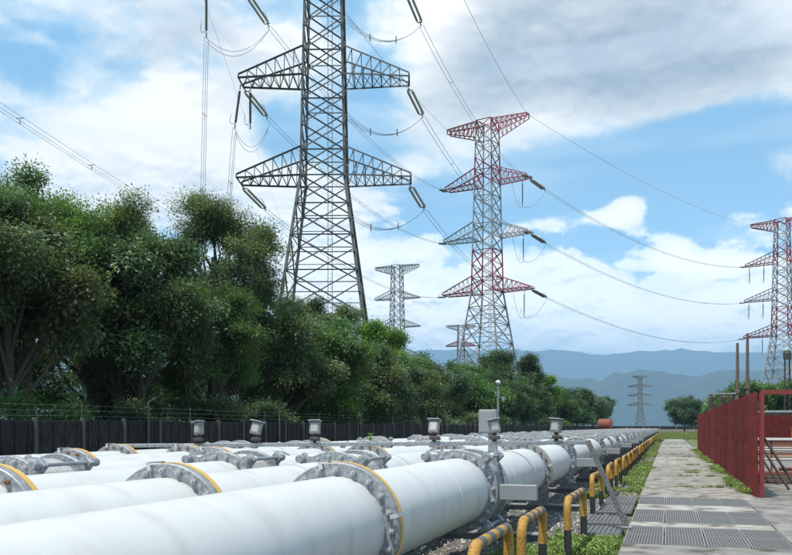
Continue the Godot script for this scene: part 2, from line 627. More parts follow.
	for k in spots.size():
		var b := Basis.from_euler(Vector3(rng.randf() * TAU, rng.randf() * TAU, rng.randf() * TAU)).scaled(Vector3.ONE * spots[k][1])
		mm.set_instance_transform(k, Transform3D(b, spots[k][0]))
		var t := rng.randf_range(0.45, 1.35)
		mm.set_instance_color(k, Color(t, t * 0.985, t * 0.95))
	var mi := MultiMeshInstance3D.new()
	mi.name = "gravel_stones"
	mi.multimesh = mm
	mi.material_override = M.stone
	mi.set_meta("kind", "stuff")
	mi.set_meta("label", "loose grey gravel stones around the pipe supports")
	mi.set_meta("category", "gravel")
	add_child(mi)


func stone_mesh(st: SurfaceTool) -> void:
	var v := [Vector3(1, 0, 0.1), Vector3(-0.9, 0.1, 0), Vector3(0, 0.7, 0.1), Vector3(0.1, -0.6, 0), Vector3(0, 0.1, 0.9), Vector3(0.1, 0, -0.85)]
	for t in [[0, 2, 4], [4, 2, 1], [1, 2, 5], [5, 2, 0], [4, 3, 0], [1, 3, 4], [5, 3, 1], [0, 3, 5]]:
		var n: Vector3 = (v[t[1]] - v[t[0]]).cross(v[t[2]] - v[t[0]]).normalized()
		st.set_normal(n)
		for k in [t[0], t[2], t[1]]:
			st.add_vertex(v[k])


func ridge(called: String, dist: float, deep: float, seed_: int, crest: Array, rough: float) -> void:
	var n := FastNoiseLite.new()
	n.seed = seed_
	n.frequency = 0.0016
	n.fractal_octaves = 5
	var st := start()
	st.set_smooth_group(0)
	var rows := 15
	var cols := 260
	var p := []
	for r in rows:
		var line_ := []
		for c in cols + 1:
			var azd := lerpf(-75.0, 60.0, float(c) / cols)
			var h := 0.0
			for k in crest.size() - 1:
				if azd >= crest[k][0] and azd <= crest[k + 1][0]:
					h = lerpf(crest[k][1], crest[k + 1][1], smoothstep(crest[k][0], crest[k + 1][0], azd))
			var t := float(r) / (rows - 1)
			var rise := sin(clampf(t / 0.7, 0.0, 1.0) * PI / 2.0) if t < 0.7 else 1.0 - (t - 0.7) / 0.3 * 0.6
			var rr := dist + deep * (t - 0.7)
			var a := deg_to_rad(azd)
			var q := Vector3(sin(a) * rr, 0, -cos(a) * rr)
			var bump := n.get_noise_2d(q.x, q.z) * rough * 2.2 * rise + n.get_noise_2d(q.x * 3.0, q.z * 3.0) * rough * rise
			q.y = h * rise + bump + (EYE if r > 0 else -20.0)
			line_.append(q)
		p.append(line_)
	for r in rows - 1:
		for c in cols:
			for v in [p[r][c], p[r + 1][c + 1], p[r][c + 1], p[r][c], p[r + 1][c], p[r + 1][c + 1]]:
				st.add_vertex(v)
	st.index()
	st.generate_normals()
	structure(called, st.commit(), M.forest, "hazy blue wooded " + called + " beyond the plain")


# ------------------------------------------------------------------ white pipes
func gas_pipes() -> void:
	# shared pieces, turned about the pipe's axis (Z)
	var st := start()
	lathe(st, [Vector2(0.40, 0.05), Vector2(0.512, 0.05), Vector2(0.52, 0.042), Vector2(0.52, -0.022), Vector2(0.40, -0.022)].duplicate(), 56)
	var plate_a := st.commit()
	st = start()
	lathe(st, [Vector2(0.40, -0.026), Vector2(0.525, -0.026), Vector2(0.525, -0.082), Vector2(0.40, -0.082)], 56)
	var rim := st.commit()
	st = start()
	for k in 20:
		var a := TAU * (k + 0.3) / 20.0
		var c := Vector3(cos(a), sin(a), 0) * 0.466
		tube(st, line(c + Vector3(0, 0, 0.04), c + Vector3(0, 0, 0.075)), 0.024, 0.024, 6, true)
		tube(st, line(c + Vector3(0, 0, 0.07), c + Vector3(0, 0, 0.10)), 0.012, 0.012, 6, true)
	var bolts := st.commit()
	st = start()
	box(st, Vector3(0.538, 0, -0.015), Vector3(0.007, 0.032, 0.22))
	for s in [0.09, -0.12]:
		box(st, Vector3(0.506, 0, s), Vector3(0.057, 0.032, 0.007))
	var strap := st.commit()
	st = start()
	lathe(st, [Vector2(0.40, 0.035), Vector2(0.512, 0.035), Vector2(0.52, 0.028), Vector2(0.52, -0.028), Vector2(0.512, -0.035), Vector2(0.40, -0.035)], 56)
	var ring := st.commit()
	st = start()
	var wave := []
	for k in 15:
		wave.append(Vector2(0.425 if k % 2 == 0 else 0.475, 0.25 - 0.5 * k / 14.0))
	wave.push_front(Vector2(0.40, 0.26))
	wave.push_back(Vector2(0.40, -0.26))
	lathe(st, wave, 48)
	var bellows := st.commit()
	st = start()
	tube(st, line(Vector3(0, 0, 0.46), Vector3(0, 0, -0.46)), 0.02, 0.02, 10, true)
	var rod := st.commit()
	st = start()
	tube(st, line(Vector3(0, 0, 0.40), Vector3(0, 0, 0.49)), 0.045, 0.045, 12, true)
	var knob := st.commit()
	st = start()
	bevel_box(st, Vector3(0, -0.05, 0.35), Vector3(0.12, 0.20, 0.075), 0.01)
	var lug := st.commit()
	st = start()
	bevel_box(st, Vector3(0.76, 0.0, 0.30), Vector3(0.46, 0.19, 0.10), 0.008)
	var bracket := st.commit()
	st = start()
	box(st, Vector3(0, 0.20, 0), Vector3(0.34, 0.30, 0.02))
	box(st, Vector3(0, 0.20, 0.14), Vector3(0.34, 0.30, 0.02))
	box(st, Vector3(0, 0.20, 0.07), Vector3(0.02, 0.30, 0.12))
	box(st, Vector3(0, 0.035, 0.07), Vector3(0.46, 0.03, 0.26))
	for k in 7:
		var a := deg_to_rad(-120.0 + k * 10.0)
		box(st, Vector3(cos(a) * 0.421, PIPE_Y + sin(a) * 0.421 - 0.02, 0.07), Vector3(0.075, 0.02, 0.20), Basis(Vector3(0, 0, 1), a + PI / 2))
	var saddle := st.commit()
	st = start()
	lathe(st, [Vector2(0.405, 0.016), Vector2(0.4125, 0.012), Vector2(0.4155, 0.0), Vector2(0.4125, -0.012), Vector2(0.405, -0.016)], 56)
	var seam := st.commit()
	var words := ["white gas pipe beside the striped hoops, first of the six", "second white gas pipe counted from the striped hoops", "third white gas pipe counted from the striped hoops",
		"fourth white gas pipe counted from the striped hoops", "fifth white gas pipe, one short of the dark fence side", "sixth white gas pipe, the one closest to the dark boundary fence"]
	# distances of bolted joints (j) and of bellows joints (b) for the near stretch of each pipe, then a regular pitch
	var near := [
		[["j", 6.3], ["b", 10.65], ["j", 15.4], ["b", 19.8]],
		[["j", 5.75], ["b", 9.55], ["j", 14.6], ["b", 18.9]],
		[["j", 5.2], ["b", 9.1], ["j", 13.7], ["b", 17.8]],
		[["b", 7.15], ["j", 10.7], ["j", 14.4], ["b", 17.4]],
		[["j", 9.25], ["j", 12.0], ["b", 16.6]],
		[["j", 5.2], ["j", 11.9], ["b", 15.8]],
	]
	var rng := RandomNumberGenerator.new()
	rng.seed = 4
	for i in 6:
		var root := thing("gas_pipe", words[i], "pipe", Vector3(PIPE_X[i], 0, 0), "white gas pipes")
		var js: Array = near[i].duplicate(true)
		var last: float = js[js.size() - 1][1]
		var flip := true
		while last < 196.0:
			last += rng.randf_range(4.4, 5.0)
			js.append(["j" if flip else "b", last])
			flip = not flip
		var from := -8.0
		for k in js.size() + 1:
			var to: float = js[k][1] if k < js.size() else 202.0
			st = start()
			var g0 := from
			var g1 := to
			lathe_pipe(st, g0, g1)
			part("pipe_section", st.commit(), M.white_paint, root, Vector3(0, PIPE_Y, 0))
			if to < 70.0 and to - from > 3.0:
				for sd in ([0.55] if to - from < 4.6 else [0.30, 0.72]):
					part("weld_seam", seam, M.white_paint if rng.randf() < 0.6 else M.galvanised, root, Vector3(0, PIPE_Y, -lerpf(from, to, sd + rng.randf_range(-0.05, 0.05))))
			from = to
			if k == js.size():
				break
			var d: float = to
			var where := Vector3(0, PIPE_Y, -d)
			if js[k][0] == "j":
				var f := part("flange", plate_a, M.galvanised, root, where)
				part("yellow_rim", rim, M.rim_yellow if rng.randf() < 0.75 else M.galvanised, f)
				if d < 60.0:
					part("bolt_ring", bolts, M.bolt_steel if rng.randf() < 0.6 else M.rusty_bolt, f).rotation.z = rng.randf() * 0.3
					for deg in [103.0, 13.0]:
						part("bonding_strap", strap, M.lamp_white, f).rotation.z = deg_to_rad(deg)
			else:
				for s in [0.35, -0.35]:
					var f := part("flange", ring, M.galvanised, root, where + Vector3(0, 0, s))
					if d < 40.0 and s > 0.0:
						part("bolt_ring", bolts, M.bolt_steel, f, Vector3(0, 0, -0.015))
				part("bellows", bellows, M.galvanised, root, where)
				if d < 90.0:
					for deg in [48.0, 132.0, -48.0, -132.0]:
						var a := deg_to_rad(deg)
						var r := part("tie_rod", rod, M.galvanised, root, where + Vector3(cos(a), sin(a), 0) * 0.575)
						for e in [0.0, PI]:
							part("nut", knob, M.galvanised, r).rotation.y = e
							part("lug", lug, M.galvanised, r, Vector3(0, 0, 0.0 if e == 0.0 else -0.7)).rotation.z = a - PI / 2
				if i == 0 and d < 60.0:
					part("bracket_box", bracket, M.cabinet_grey, root, where)
		var n := 0
		for k in 44:
			var d := -1.6 + 4.8 * k
			if k > 22 and k % 2 == 1:
				continue
			part("saddle", saddle, M.galvanised, root, Vector3(0, 0, -d))
			n += 1
	# steel sleepers that carry the saddles
	for k in 44:
		if k > 22 and k % 2 == 1:
			continue
		var d := -1.6 + 4.8 * k
		var root := thing("support_beam", "grey steel support beam lying across the gravel under all six pipes", "beam", at(-5.5, GROUND_Y, d - 0.07), "support beams under the pipes")
		st = start()
		bevel_box(st, Vector3(0, 0.127, 0), Vector3(7.6, 0.02, 0.30), 0.003)
		part("top_flange", st.commit(), M.cabinet_grey, root)
		st = start()
		box(st, Vector3(0, 0.066, 0), Vector3(7.58, 0.10, 0.02))
		part("web", st.commit(), M.cabinet_grey, root)
		st = start()
		box(st, Vector3(0, 0.008, 0), Vector3(7.6, 0.016, 0.30))
		part("bottom_flange", st.commit(), M.cabinet_grey, root)


func lathe_pipe(st: SurfaceTool, d0: float, d1: float) -> void:
	var seg := 56
	for k in seg:
		var a := TAU * k / seg
		var b := TAU * (k + 1) / seg
		var na := Vector3(cos(a), sin(a), 0)
		var nb := Vector3(cos(b), sin(b), 0)
		var A := na * PIPE_R + Vector3(0, 0, -d0)
		var B := nb * PIPE_R + Vector3(0, 0, -d0)
		var C := nb * PIPE_R + Vector3(0, 0, -d1)
		var Dd := na * PIPE_R + Vector3(0, 0, -d1)
		for v in [[A, na], [B, nb], [C, nb], [A, na], [C, nb], [Dd, na]]:
			st.set_normal(v[1])
			st.add_vertex(v[0])


# ------------------------------------------------------------------ cable tray across the pipes, instrument boxes, cabinet, weed
func tray_and_boxes() -> void:
	var a := at(-8.6, 1.29, 12.0)
	var b := at(-1.22, 1.35, 14.0)
	var foot := at(-0.62, 0.02, 13.9)
	var root := thing("cable_tray", "long grey cable tray laid across the pipes with a leg slanting down to the path", "cable tray", Vector3.ZERO)
	var st := start()
	var dir := (b - a).normalized()
	var bs := Basis(dir, Vector3.UP, dir.cross(Vector3.UP))
	bevel_box(st, (a + b) / 2.0, Vector3((b - a).length(), 0.062, 0.12), 0.006, bs)
	part("tray", st.commit(), M.galvanised, root)
	st = start()
	dir = (foot - b).normalized()
	bs = Basis(dir.cross(Vector3(0, 0, 1)).normalized(), dir, Vector3(0, 0, 1)).orthonormalized()
	bevel_box(st, (b + foot) / 2.0, Vector3(0.07, (foot - b).length() + 0.06, 0.16), 0.006, bs)
	part("slanting_leg", st.commit(), M.cover_steel, root)
	st = start()
	bevel_box(st, foot + Vector3(0, 0.0, 0), Vector3(0.14, 0.03, 0.22), 0.005)
	part("foot_plate", st.commit(), M.galvanised, root)
	for k in 5:
		var q := a.lerp(b, 0.1 + k * 0.19)
		st = start()
		box(st, q + Vector3(0, -0.046, 0), Vector3(0.05, 0.03, 0.10))
		part("packer", st.commit(), M.galvanised, root)
	# instrument boxes standing on the tray
	var xs := [-7.35, -6.43, -5.5, -3.62, -2.68, -1.72]
	var words := ["tilted grey instrument box on the far end of the cable tray", "pale grey instrument box, second along the cable tray from the dark fence", "pale grey instrument box, third along the cable tray from the dark fence",
		"grey instrument box on the tray beside the tall cabinet's fence side", "grey instrument box on the tray just behind the tall cabinet", "small instrument box on the cable tray closest to its slanting leg"]
	var rng := RandomNumberGenerator.new()
	rng.seed = 9
	for i in 6:
		var t: float = (xs[i] - a.x) / (b.x - a.x)
		var q := a.lerp(b, t) + Vector3(0, 0.031, 0)
		var o := thing("instrument_box", words[i], "instrument box", q, "instrument boxes on the cable tray")
		var lean := Basis.from_euler(Vector3(-0.16 + rng.randf_range(-0.15, 0.1), rng.randf_range(-0.6, 0.5), rng.randf_range(-0.2, 0.2)))
		st = start()
		bevel_box(st, Vector3(0, 0.24, 0), Vector3(0.17, 0.21, 0.10), 0.012, lean)
		part("housing", st.commit(), M.box_grey, o)
		st = start()
		bevel_box(st, lean * Vector3(0.0, 0.115, 0.02) + Vector3(0, 0.24, 0), Vector3(0.21, 0.018, 0.15), 0.005, lean)
		part("rain_hood", st.commit(), M.galvanised, o)
		st = start()
		box(st, lean * Vector3(0.0, 0.0, 0.053) + Vector3(0, 0.24, 0), Vector3(0.11, 0.13, 0.006), lean)
		part("front_plate", st.commit(), M.scaffold_tube, o)
		st = start()
		tube(st, PackedVector3Array([Vector3(0, 0.0, 0), Vector3(0, 0.08, 0.0), Vector3(0.0, 0.16, 0)]), 0.035, 0.03, 8, true)
		part("stem", st.commit(), M.dark_steel, o)
		st = start()
		bevel_box(st, Vector3(0.02, 0.06, 0.05), Vector3(0.16, 0.06, 0.09), 0.01)
		part("cable_gland", st.commit(), M.dark_steel, o)
	var cab := thing("control_cabinet", "tall grey steel control cabinet on a post between the first pipes", "cabinet", at(-3.1, GROUND_Y, 15.4))
	st = start()
	bevel_box(st, Vector3(-0.04, 1.82, 0), Vector3(0.33, 0.44, 0.22), 0.012)
	part("housing", st.commit(), M.cabinet_grey, cab)
	st = start()
	bevel_box(st, Vector3(-0.06, 1.82, 0.112), Vector3(0.25, 0.38, 0.012), 0.004)
	var door := part("door", st.commit(), M.cabinet_grey, cab)
	st = start()
	box(st, Vector3(0.04, 1.80, 0.125), Vector3(0.02, 0.06, 0.02))
	part("handle", st.commit(), M.dark_steel, door)
	st = start()
	bevel_box(st, Vector3(0.04, 0.82, 0), Vector3(0.16, 1.64, 0.12), 0.008)
	part("post", st.commit(), M.galvanised, cab)
	# a weed rooted on the fourth pipe
	var weed := thing("weed", "small bright green weed sprouting on top of the tray", "plant", at(-4.62, 1.345, 13.06))
	var lf := start()
	rng.seed = 3
	for k in 26:
		var az := rng.randf() * TAU
		var ln := rng.randf_range(0.05, 0.10)
		var base := Vector3(rng.randf_range(-0.03, 0.03), rng.randf_range(0.03, 0.14), rng.randf_range(-0.03, 0.03))
		leaf(lf, base, Vector3(cos(az), rng.randf_range(0.1, 0.9), sin(az)).normalized(), ln, ln * 0.45, Color(0.16, 0.30, 0.03))
	part("foliage", lf.commit(), M.leaf, weed)
	st = start()
	tube(st, line(Vector3(0, -0.01, 0), Vector3(0, 0.14, 0)), 0.006, 0.003, 5)
	part("stem", st.commit(), M.bark, weed)


func leaf(st: SurfaceTool, p: Vector3, dir: Vector3, ln: float, w: float, c: Color) -> void:
	var s := side_of(dir)
	var up := s.cross(dir)
	var tip := p + dir * ln
	var a := p + dir * ln * 0.45 + s * w * 0.5 + up * w * 0.16
	var b := p + dir * ln * 0.45 - s * w * 0.5 + up * w * 0.16
	st.set_color(c)
	st.set_normal((up - s * 0.3).normalized())
	st.add_vertex(p); st.add_vertex(tip); st.add_vertex(a)
	st.set_normal((up + s * 0.3).normalized())
	st.add_vertex(p); st.add_vertex(b); st.add_vertex(tip)


# ------------------------------------------------------------------ striped hoops
func hoops() -> void:
	var spans := [[4.4, 6.0], [6.66, 8.1], [8.6, 9.95], [11.4, 13.2], [17.0, 18.7], [21.0, 22.9], [24.6, 26.4]]
	var d := 28.2
	while d < 128.0:
		spans.append([d, d + 1.8])
		d += 3.3
	var xs := [-1.5, -1.5, -1.42, -1.26, -1.40, -1.40, -1.38]
	var words := ["yellow and black striped steel hoop, last before the grass ends, out by the pipe start", "yellow and black striped hoop barrier tucked under the bracket box of the first pipe", "yellow and black striped hoop barrier with grass at its feet beside the first pipe's bellows",
		"yellow and black striped hoop barrier just before the tray's slanting leg", "yellow and black striped hoop barrier just behind the tray's slanting leg"]
	var cache := {}
	for i in spans.size():
		var x: float = xs[i] if i < xs.size() else -1.38
		var ln: float = spans[i][1] - spans[i][0]
		var label: String = words[i] if i < words.size() else "yellow and black striped hoop beside the path, %s past the tray's slanting leg" % nth(i - 3)
		var root := thing("hoop_barrier", label, "barrier", at(x, GROUND_Y, spans[i][0]), "striped hoop barriers along the path")
		var key := "%.2f" % ln
		if not cache.has(key):
			cache[key] = hoop_pieces(ln)
		var rng := RandomNumberGenerator.new()
		rng.seed = 50 + i
		for pc in cache[key]:
			part(pc[0], pc[1], M[pc[2]], root)
		root.rotation = Vector3(rng.randf_range(-0.012, 0.012), rng.randf_range(-0.03, 0.03), rng.randf_range(-0.035, 0.035))


func hoop_pieces(ln: float) -> Array:
	var h := 0.76
	var r := 0.16
	var pts := PackedVector3Array()
	pts.append(Vector3(0, -0.02, 0))
	pts.append(Vector3(0, 0.36, 0))
	pts.append(Vector3(0, h - r, 0))
	for k in range(1, 8):
		var a := PI / 2 * k / 8.0
		pts.append(Vector3(0, h - r + sin(a) * r, -(r - cos(a) * r)))
	pts.append(Vector3(0, h, -r))
	pts.append(Vector3(0, h, -(ln - r)))
	for k in range(1, 8):
		var a := PI / 2 * k / 8.0
		pts.append(Vector3(0, h - r + cos(a) * r, -(ln - r + sin(a) * r)))
	pts.append(Vector3(0, h - r, -ln))
	pts.append(Vector3(0, 0.36, -ln))
	pts.append(Vector3(0, -0.02, -ln))
	var out := []
	var low := PackedVector3Array([pts[0], pts[1]])
	var n := pts.size()
	var bend := PackedVector3Array()
	for k in range(1, 11):
		bend.append(pts[k])
	var bend2 := PackedVector3Array()
	for k in range(11, n - 1):
		bend2.append(pts[k])
	var low2 := PackedVector3Array([pts[n - 2], pts[n - 1]])
	for s in [["black_band", low, "black_paint"], ["yellow_band", bend, "yellow_paint"], ["yellow_band", bend2, "yellow_paint"], ["black_band", low2, "black_paint"]]:
		var st := start()
		tube(st, s[1], 0.05, 0.05, 16)
		out.append([s[0], st.commit(), s[2]])
	var m := 7
	for k in m:
		var st := start()
		var z0 := lerpf(r, ln - r, float(k) / m)
		var z1 := lerpf(r, ln - r, float(k + 1) / m)
		tube(st, line(Vector3(0, h, -z0), Vector3(0, h, -z1)), 0.0505, 0.0505, 16)
		out.append(["black_band" if k % 2 == 0 else "yellow_band", st.commit(), "faded_black" if k % 2 == 0 else "yellow_paint"])
	return out


# ------------------------------------------------------------------ red hoarding and the yard behind it
func hoarding_yard() -> void:
	var rng := RandomNumberGenerator.new()
	rng.seed = 31
	var st := start()
	# one sheet: trapezoid corrugation, 1 m wide along Z, 2.42 m high
	var x0 := 0.0
	var pitch := 0.25
	var prof := []
	for k in 4:
		prof.append(Vector2(k * pitch, 0.0))
		prof.append(Vector2(k * pitch + 0.09, 0.0))
		prof.append(Vector2(k * pitch + 0.12, -0.05))
		prof.append(Vector2(k * pitch + 0.22, -0.05))
	prof.append(Vector2(1.0, 0.0))
	for k in prof.size() - 1:
		var p: Vector2 = prof[k]
		var q: Vector2 = prof[k + 1]
		face(st, Vector3(p.y, 0, -p.x), Vector3(p.y, 2.42, -p.x), Vector3(q.y, 2.42, -q.x), Vector3(q.y, 0, -q.x))
		face(st, Vector3(p.y + 0.003, 0, -p.x), Vector3(q.y + 0.003, 0, -q.x), Vector3(q.y + 0.003, 2.42, -q.x), Vector3(p.y + 0.003, 2.42, -p.x))
	var sheet := st.commit()
	var fence := thing("hoarding_fence", "dark red corrugated steel hoarding running along the right of the path", "fence", at(1.96, 0, 21.0))
	for k in 41:
		var o := part("sheet", sheet, M["red_sheet_%d" % (rng.randi() % 3)], fence, Vector3(rng.randf_range(-0.006, 0.006), rng.randf_range(-0.03, 0.02), -k * 1.0))
		o.rotation = Vector3(rng.randf_range(-0.004, 0.004), rng.randf_range(-0.012, 0.012), rng.randf_range(-0.008, 0.008))
	for k in 15:
		st = start()
		box(st, Vector3(0.06, 1.19, -0.04 - k * 2.9), Vector3(0.08, 2.38, 0.06))
		part("post", st.commit(), M.red_frame, fence)
	for y in [0.35, 1.25, 2.3]:
		st = start()
		box(st, Vector3(0.035, y, -20.5), Vector3(0.04, 0.06, 40.9))
		part("rail", st.commit(), M.red_frame, fence)
	# far wall of the yard
	var back := thing("yard_wall", "dark red corrugated sheet wall closing the far end of the yard", "wall", at(2.0, 0, 61.9))
	for k in 15:
		var o := part("sheet", sheet, M["red_sheet_%d" % (rng.randi() % 3)], back, Vector3(k * 1.0, 0, 0))
		o.rotation.y = -PI / 2
	# open front: corner post, top rail, posts
	var gate := thing("yard_gateway", "dark red steel goalpost frame at the open front of the yard", "gate frame", at(2.0, 0, 20.96))
	for x in [0.04, 5.0]:
		st = start()
		box(st, Vector3(x, 1.22, 0), Vector3(0.08, 2.44, 0.08))
		part("post", st.commit(), M.red_frame, gate)
	st = start()
	box(st, Vector3(2.52, 2.39, 0), Vector3(4.88, 0.10, 0.06))
	part("lintel", st.commit(), M.red_frame, gate)
	# braces behind the hoarding
	for k in 4:
		var d := 22.0 + k * 2.2
		st = start()
		tube(st, line(Vector3(0, 1.5, 0), Vector3(0.86, 0.0, 0.5)), 0.032, 0.032, 10, true)
		var o := part("brace_pole", st.commit(), M.dark_steel, self)
		o.position = at(2.08, 0.0, d)
		tag(o, "dark steel brace pole leaning against the inside of the red hoarding", "pole", "brace poles behind the hoarding")
	# yard contents: tube rack, planks, drums, tripod
	var rack := thing("scaffold_rack", "long steel tube rack with several horizontal pipes inside the red yard", "rack", at(4.4, 0, 30.0))
	for x in [-1.2, 0.3, 1.8]:
		for z in [0.0, -3.0]:
			st = start()
			tube(st, line(Vector3(x, 0, z), Vector3(x, 1.22, z)), 0.035, 0.035, 8, true)
			part("upright", st.commit(), M.rust_red, rack)
	for y in [0.55, 0.85, 1.18]:
		for z in [0.0, -3.0]:
			st = start()
			tube(st, line(Vector3(-1.7, y, z + 0.05), Vector3(2.6, y, z + 0.05)), 0.035, 0.035, 8, true)
			part("rail", st.commit(), M.scaffold_tube, rack)
	for k in 7:
		var o := thing("timber_plank", "loose board on the yard's tube rack, %s along the stack" % nth(k + 1), "plank", at(3.3 + 0.2 * rng.randf(), 0.60 + 0.045 * (k % 3) + 0.3 * (k / 4), 30.0 + 0.35 + k * 0.36), "planks stacked in the yard")
		st = start()
		bevel_box(st, Vector3(1.1, 0.04, 0), Vector3(2.6 + rng.randf() * 0.8, 0.045, 0.22), 0.005, Basis(Vector3.UP, rng.randf_range(-0.08, 0.08)))
		part("board", st.commit(), [M.timber, M.rust_red, M.rusty_column][k % 3], o)
	for k in 3:
		var o := thing("plastic_crate", ["rust red crate standing under the yard's tube rack", "orange plastic crate set on the yard's planks", "grey crate standing beside the yard's tube rack"][k], "crate", at([3.6, 4.3, 5.0][k], [0.0, 1.24, 0.0][k], [28.8, 31.6, 28.4][k]))
		st = start()
		for s in [-1.0, 1.0]:
			box(st, Vector3(s * 0.28, 0.17, 0), Vector3(0.02, 0.32, 0.4))
			box(st, Vector3(0, 0.17, s * 0.19), Vector3(0.54, 0.32, 0.02))
		box(st, Vector3(0, 0.015, 0), Vector3(0.54, 0.02, 0.36))
		part("shell", st.commit(), [M.rust_red, M.orange_plastic, M.scaffold_tube][k], o)
		st = start()
		for s in [-1.0, 1.0]:
			box(st, Vector3(s * 0.295, 0.32, 0), Vector3(0.03, 0.03, 0.44))
			box(st, Vector3(0, 0.32, s * 0.205), Vector3(0.56, 0.03, 0.03))
		part("rim", st.commit(), [M.rust_red, M.orange_plastic, M.scaffold_tube][k], o)
	for k in 16:
		var o := thing("steel_bar", "rusty steel bar in the pile on the red yard's floor, %s of the pile" % nth(k + 1), "steel bar", at(4.5, 0.0 + 0.11 * (k / 6), 26.4 + 0.14 * (k % 6) + 0.07 * (k / 6)), "rusty bars piled in the yard")
		st = start()
		bevel_box(st, Vector3(rng.randf_range(-0.2, 0.2), 0.055, 0), Vector3(3.6 + rng.randf() * 0.6, 0.10, 0.11), 0.012, Basis(Vector3.UP, rng.randf_range(-0.012, 0.012)))
		part("bar", st.commit(), [M.rust_red, M.rusty_column, M.red_frame][rng.randi() % 3], o)
	var tri := thing("red_tripod", "thin red tripod standing behind the yard's tube rack", "tripod", at(5.0, 0, 36.0))
	for k in 3:
		var a := TAU * k / 3.0 + 0.4
		st = start()
		tube(st, line(Vector3(cos(a) * 0.42, 0, sin(a) * 0.42), Vector3(cos(a) * 0.04, 1.7, sin(a) * 0.04)), 0.03, 0.025, 8, true)
		part("leg", st.commit(), M.tower_red, tri)
	st = start()
	tube(st, line(Vector3(0, 1.65, 0), Vector3(0, 1.82, 0)), 0.07, 0.05, 10, true)
	part("head", st.commit(), M.tower_red, tri)


# ------------------------------------------------------------------ dark boundary fence on the left
func boundary_fence() -> void:
	var rng := RandomNumberGenerator.new()
	rng.seed = 8
	var fence := thing("boundary_fence", "dark stained panel fence with barbed wire between the pipes and the wood", "fence", at(-15.0, GROUND_Y, 2.0))
	var st := start()
	bevel_box(st, Vector3(0, 0.95, 0), Vector3(0.05, 1.9, 1.72), 0.01)
	for k in 4:
		box(st, Vector3(0.035, 0.95, -0.66 + k * 0.44), Vector3(0.02, 1.84, 0.035))
	var panel := st.commit()
	st = start()
	bevel_box(st, Vector3(0, 0.98, 0), Vector3(0.12, 1.96, 0.09), 0.01)
	var post := st.commit()
	st = start()
	tube(st, line(Vector3(0, 0, 0), Vector3(0, 2.5, 0)), 0.04, 0.035, 8, true)
	tube(st, line(Vector3(0, 2.47, 0), Vector3(0.35, 2.62, 0)), 0.025, 0.02, 6, true)
	var tall := st.commit()
	st = start()
	tube(st, line(Vector3(0, 1.9, 0), Vector3(0, 2.35, 0)), 0.015, 0.015, 5, true)
	var spike := st.commit()
	var n := 150
	for k in n:
		var o := part("panel", panel, M["dark_panel_%d" % (rng.randi() % 3)], fence, Vector3(0, rng.randf_range(-0.015, 0.015), -k * 1.81))
		o.rotation.x = rng.randf_range(-0.004, 0.004)
		part("post", post, M.fence_post, fence, Vector3(0.02, 0, -k * 1.81 - 0.905))
		if k % 3 == 0:
			part("wire_post", spike, M.fence_post, fence, Vector3(0.0, 0, -k * 1.81 - 0.905))
	for k in 12:
		part("lamp_bracket_post", tall, M.fence_post, fence, Vector3(0.14, 0, -11.0 - k * 9.05))
	for y in [2.02, 2.16, 2.30]:
		st = start()
		var p := PackedVector3Array()
		for k in 51:
			p.append(Vector3(0, y, -k * 5.43 - 0.9))
			p.append(Vector3(0, y - 0.02, -k * 5.43 - 0.9 - 2.7))
		tube(st, p, 0.0035, 0.0035, 4)
		part("barbed_wire", st.commit(), M.wire, fence)


# ------------------------------------------------------------------ trees
func clump(seed_: int, n: int, rad: float, ln: float, w: float) -> ArrayMesh:
	var rng := RandomNumberGenerator.new()
	rng.seed = seed_
	var st := start()
	for k in n:
		var p := Vector3(rng.randfn(), rng.randfn() * 0.8, rng.randfn()) * rad * 0.5
		var dir := (p.normalized() * 0.7 + Vector3(rng.randf_range(-1, 1), rng.randf_range(-0.7, 0.6), rng.randf_range(-1, 1))).normalized()
		var s := rng.randf_range(0.7, 1.25)
		var t := rng.randf_range(0.72, 1.28)
		leaf(st, p, dir, ln * s, w * s, Color(t, t, t * rng.randf_range(0.8, 1.1)))
	return st.commit()


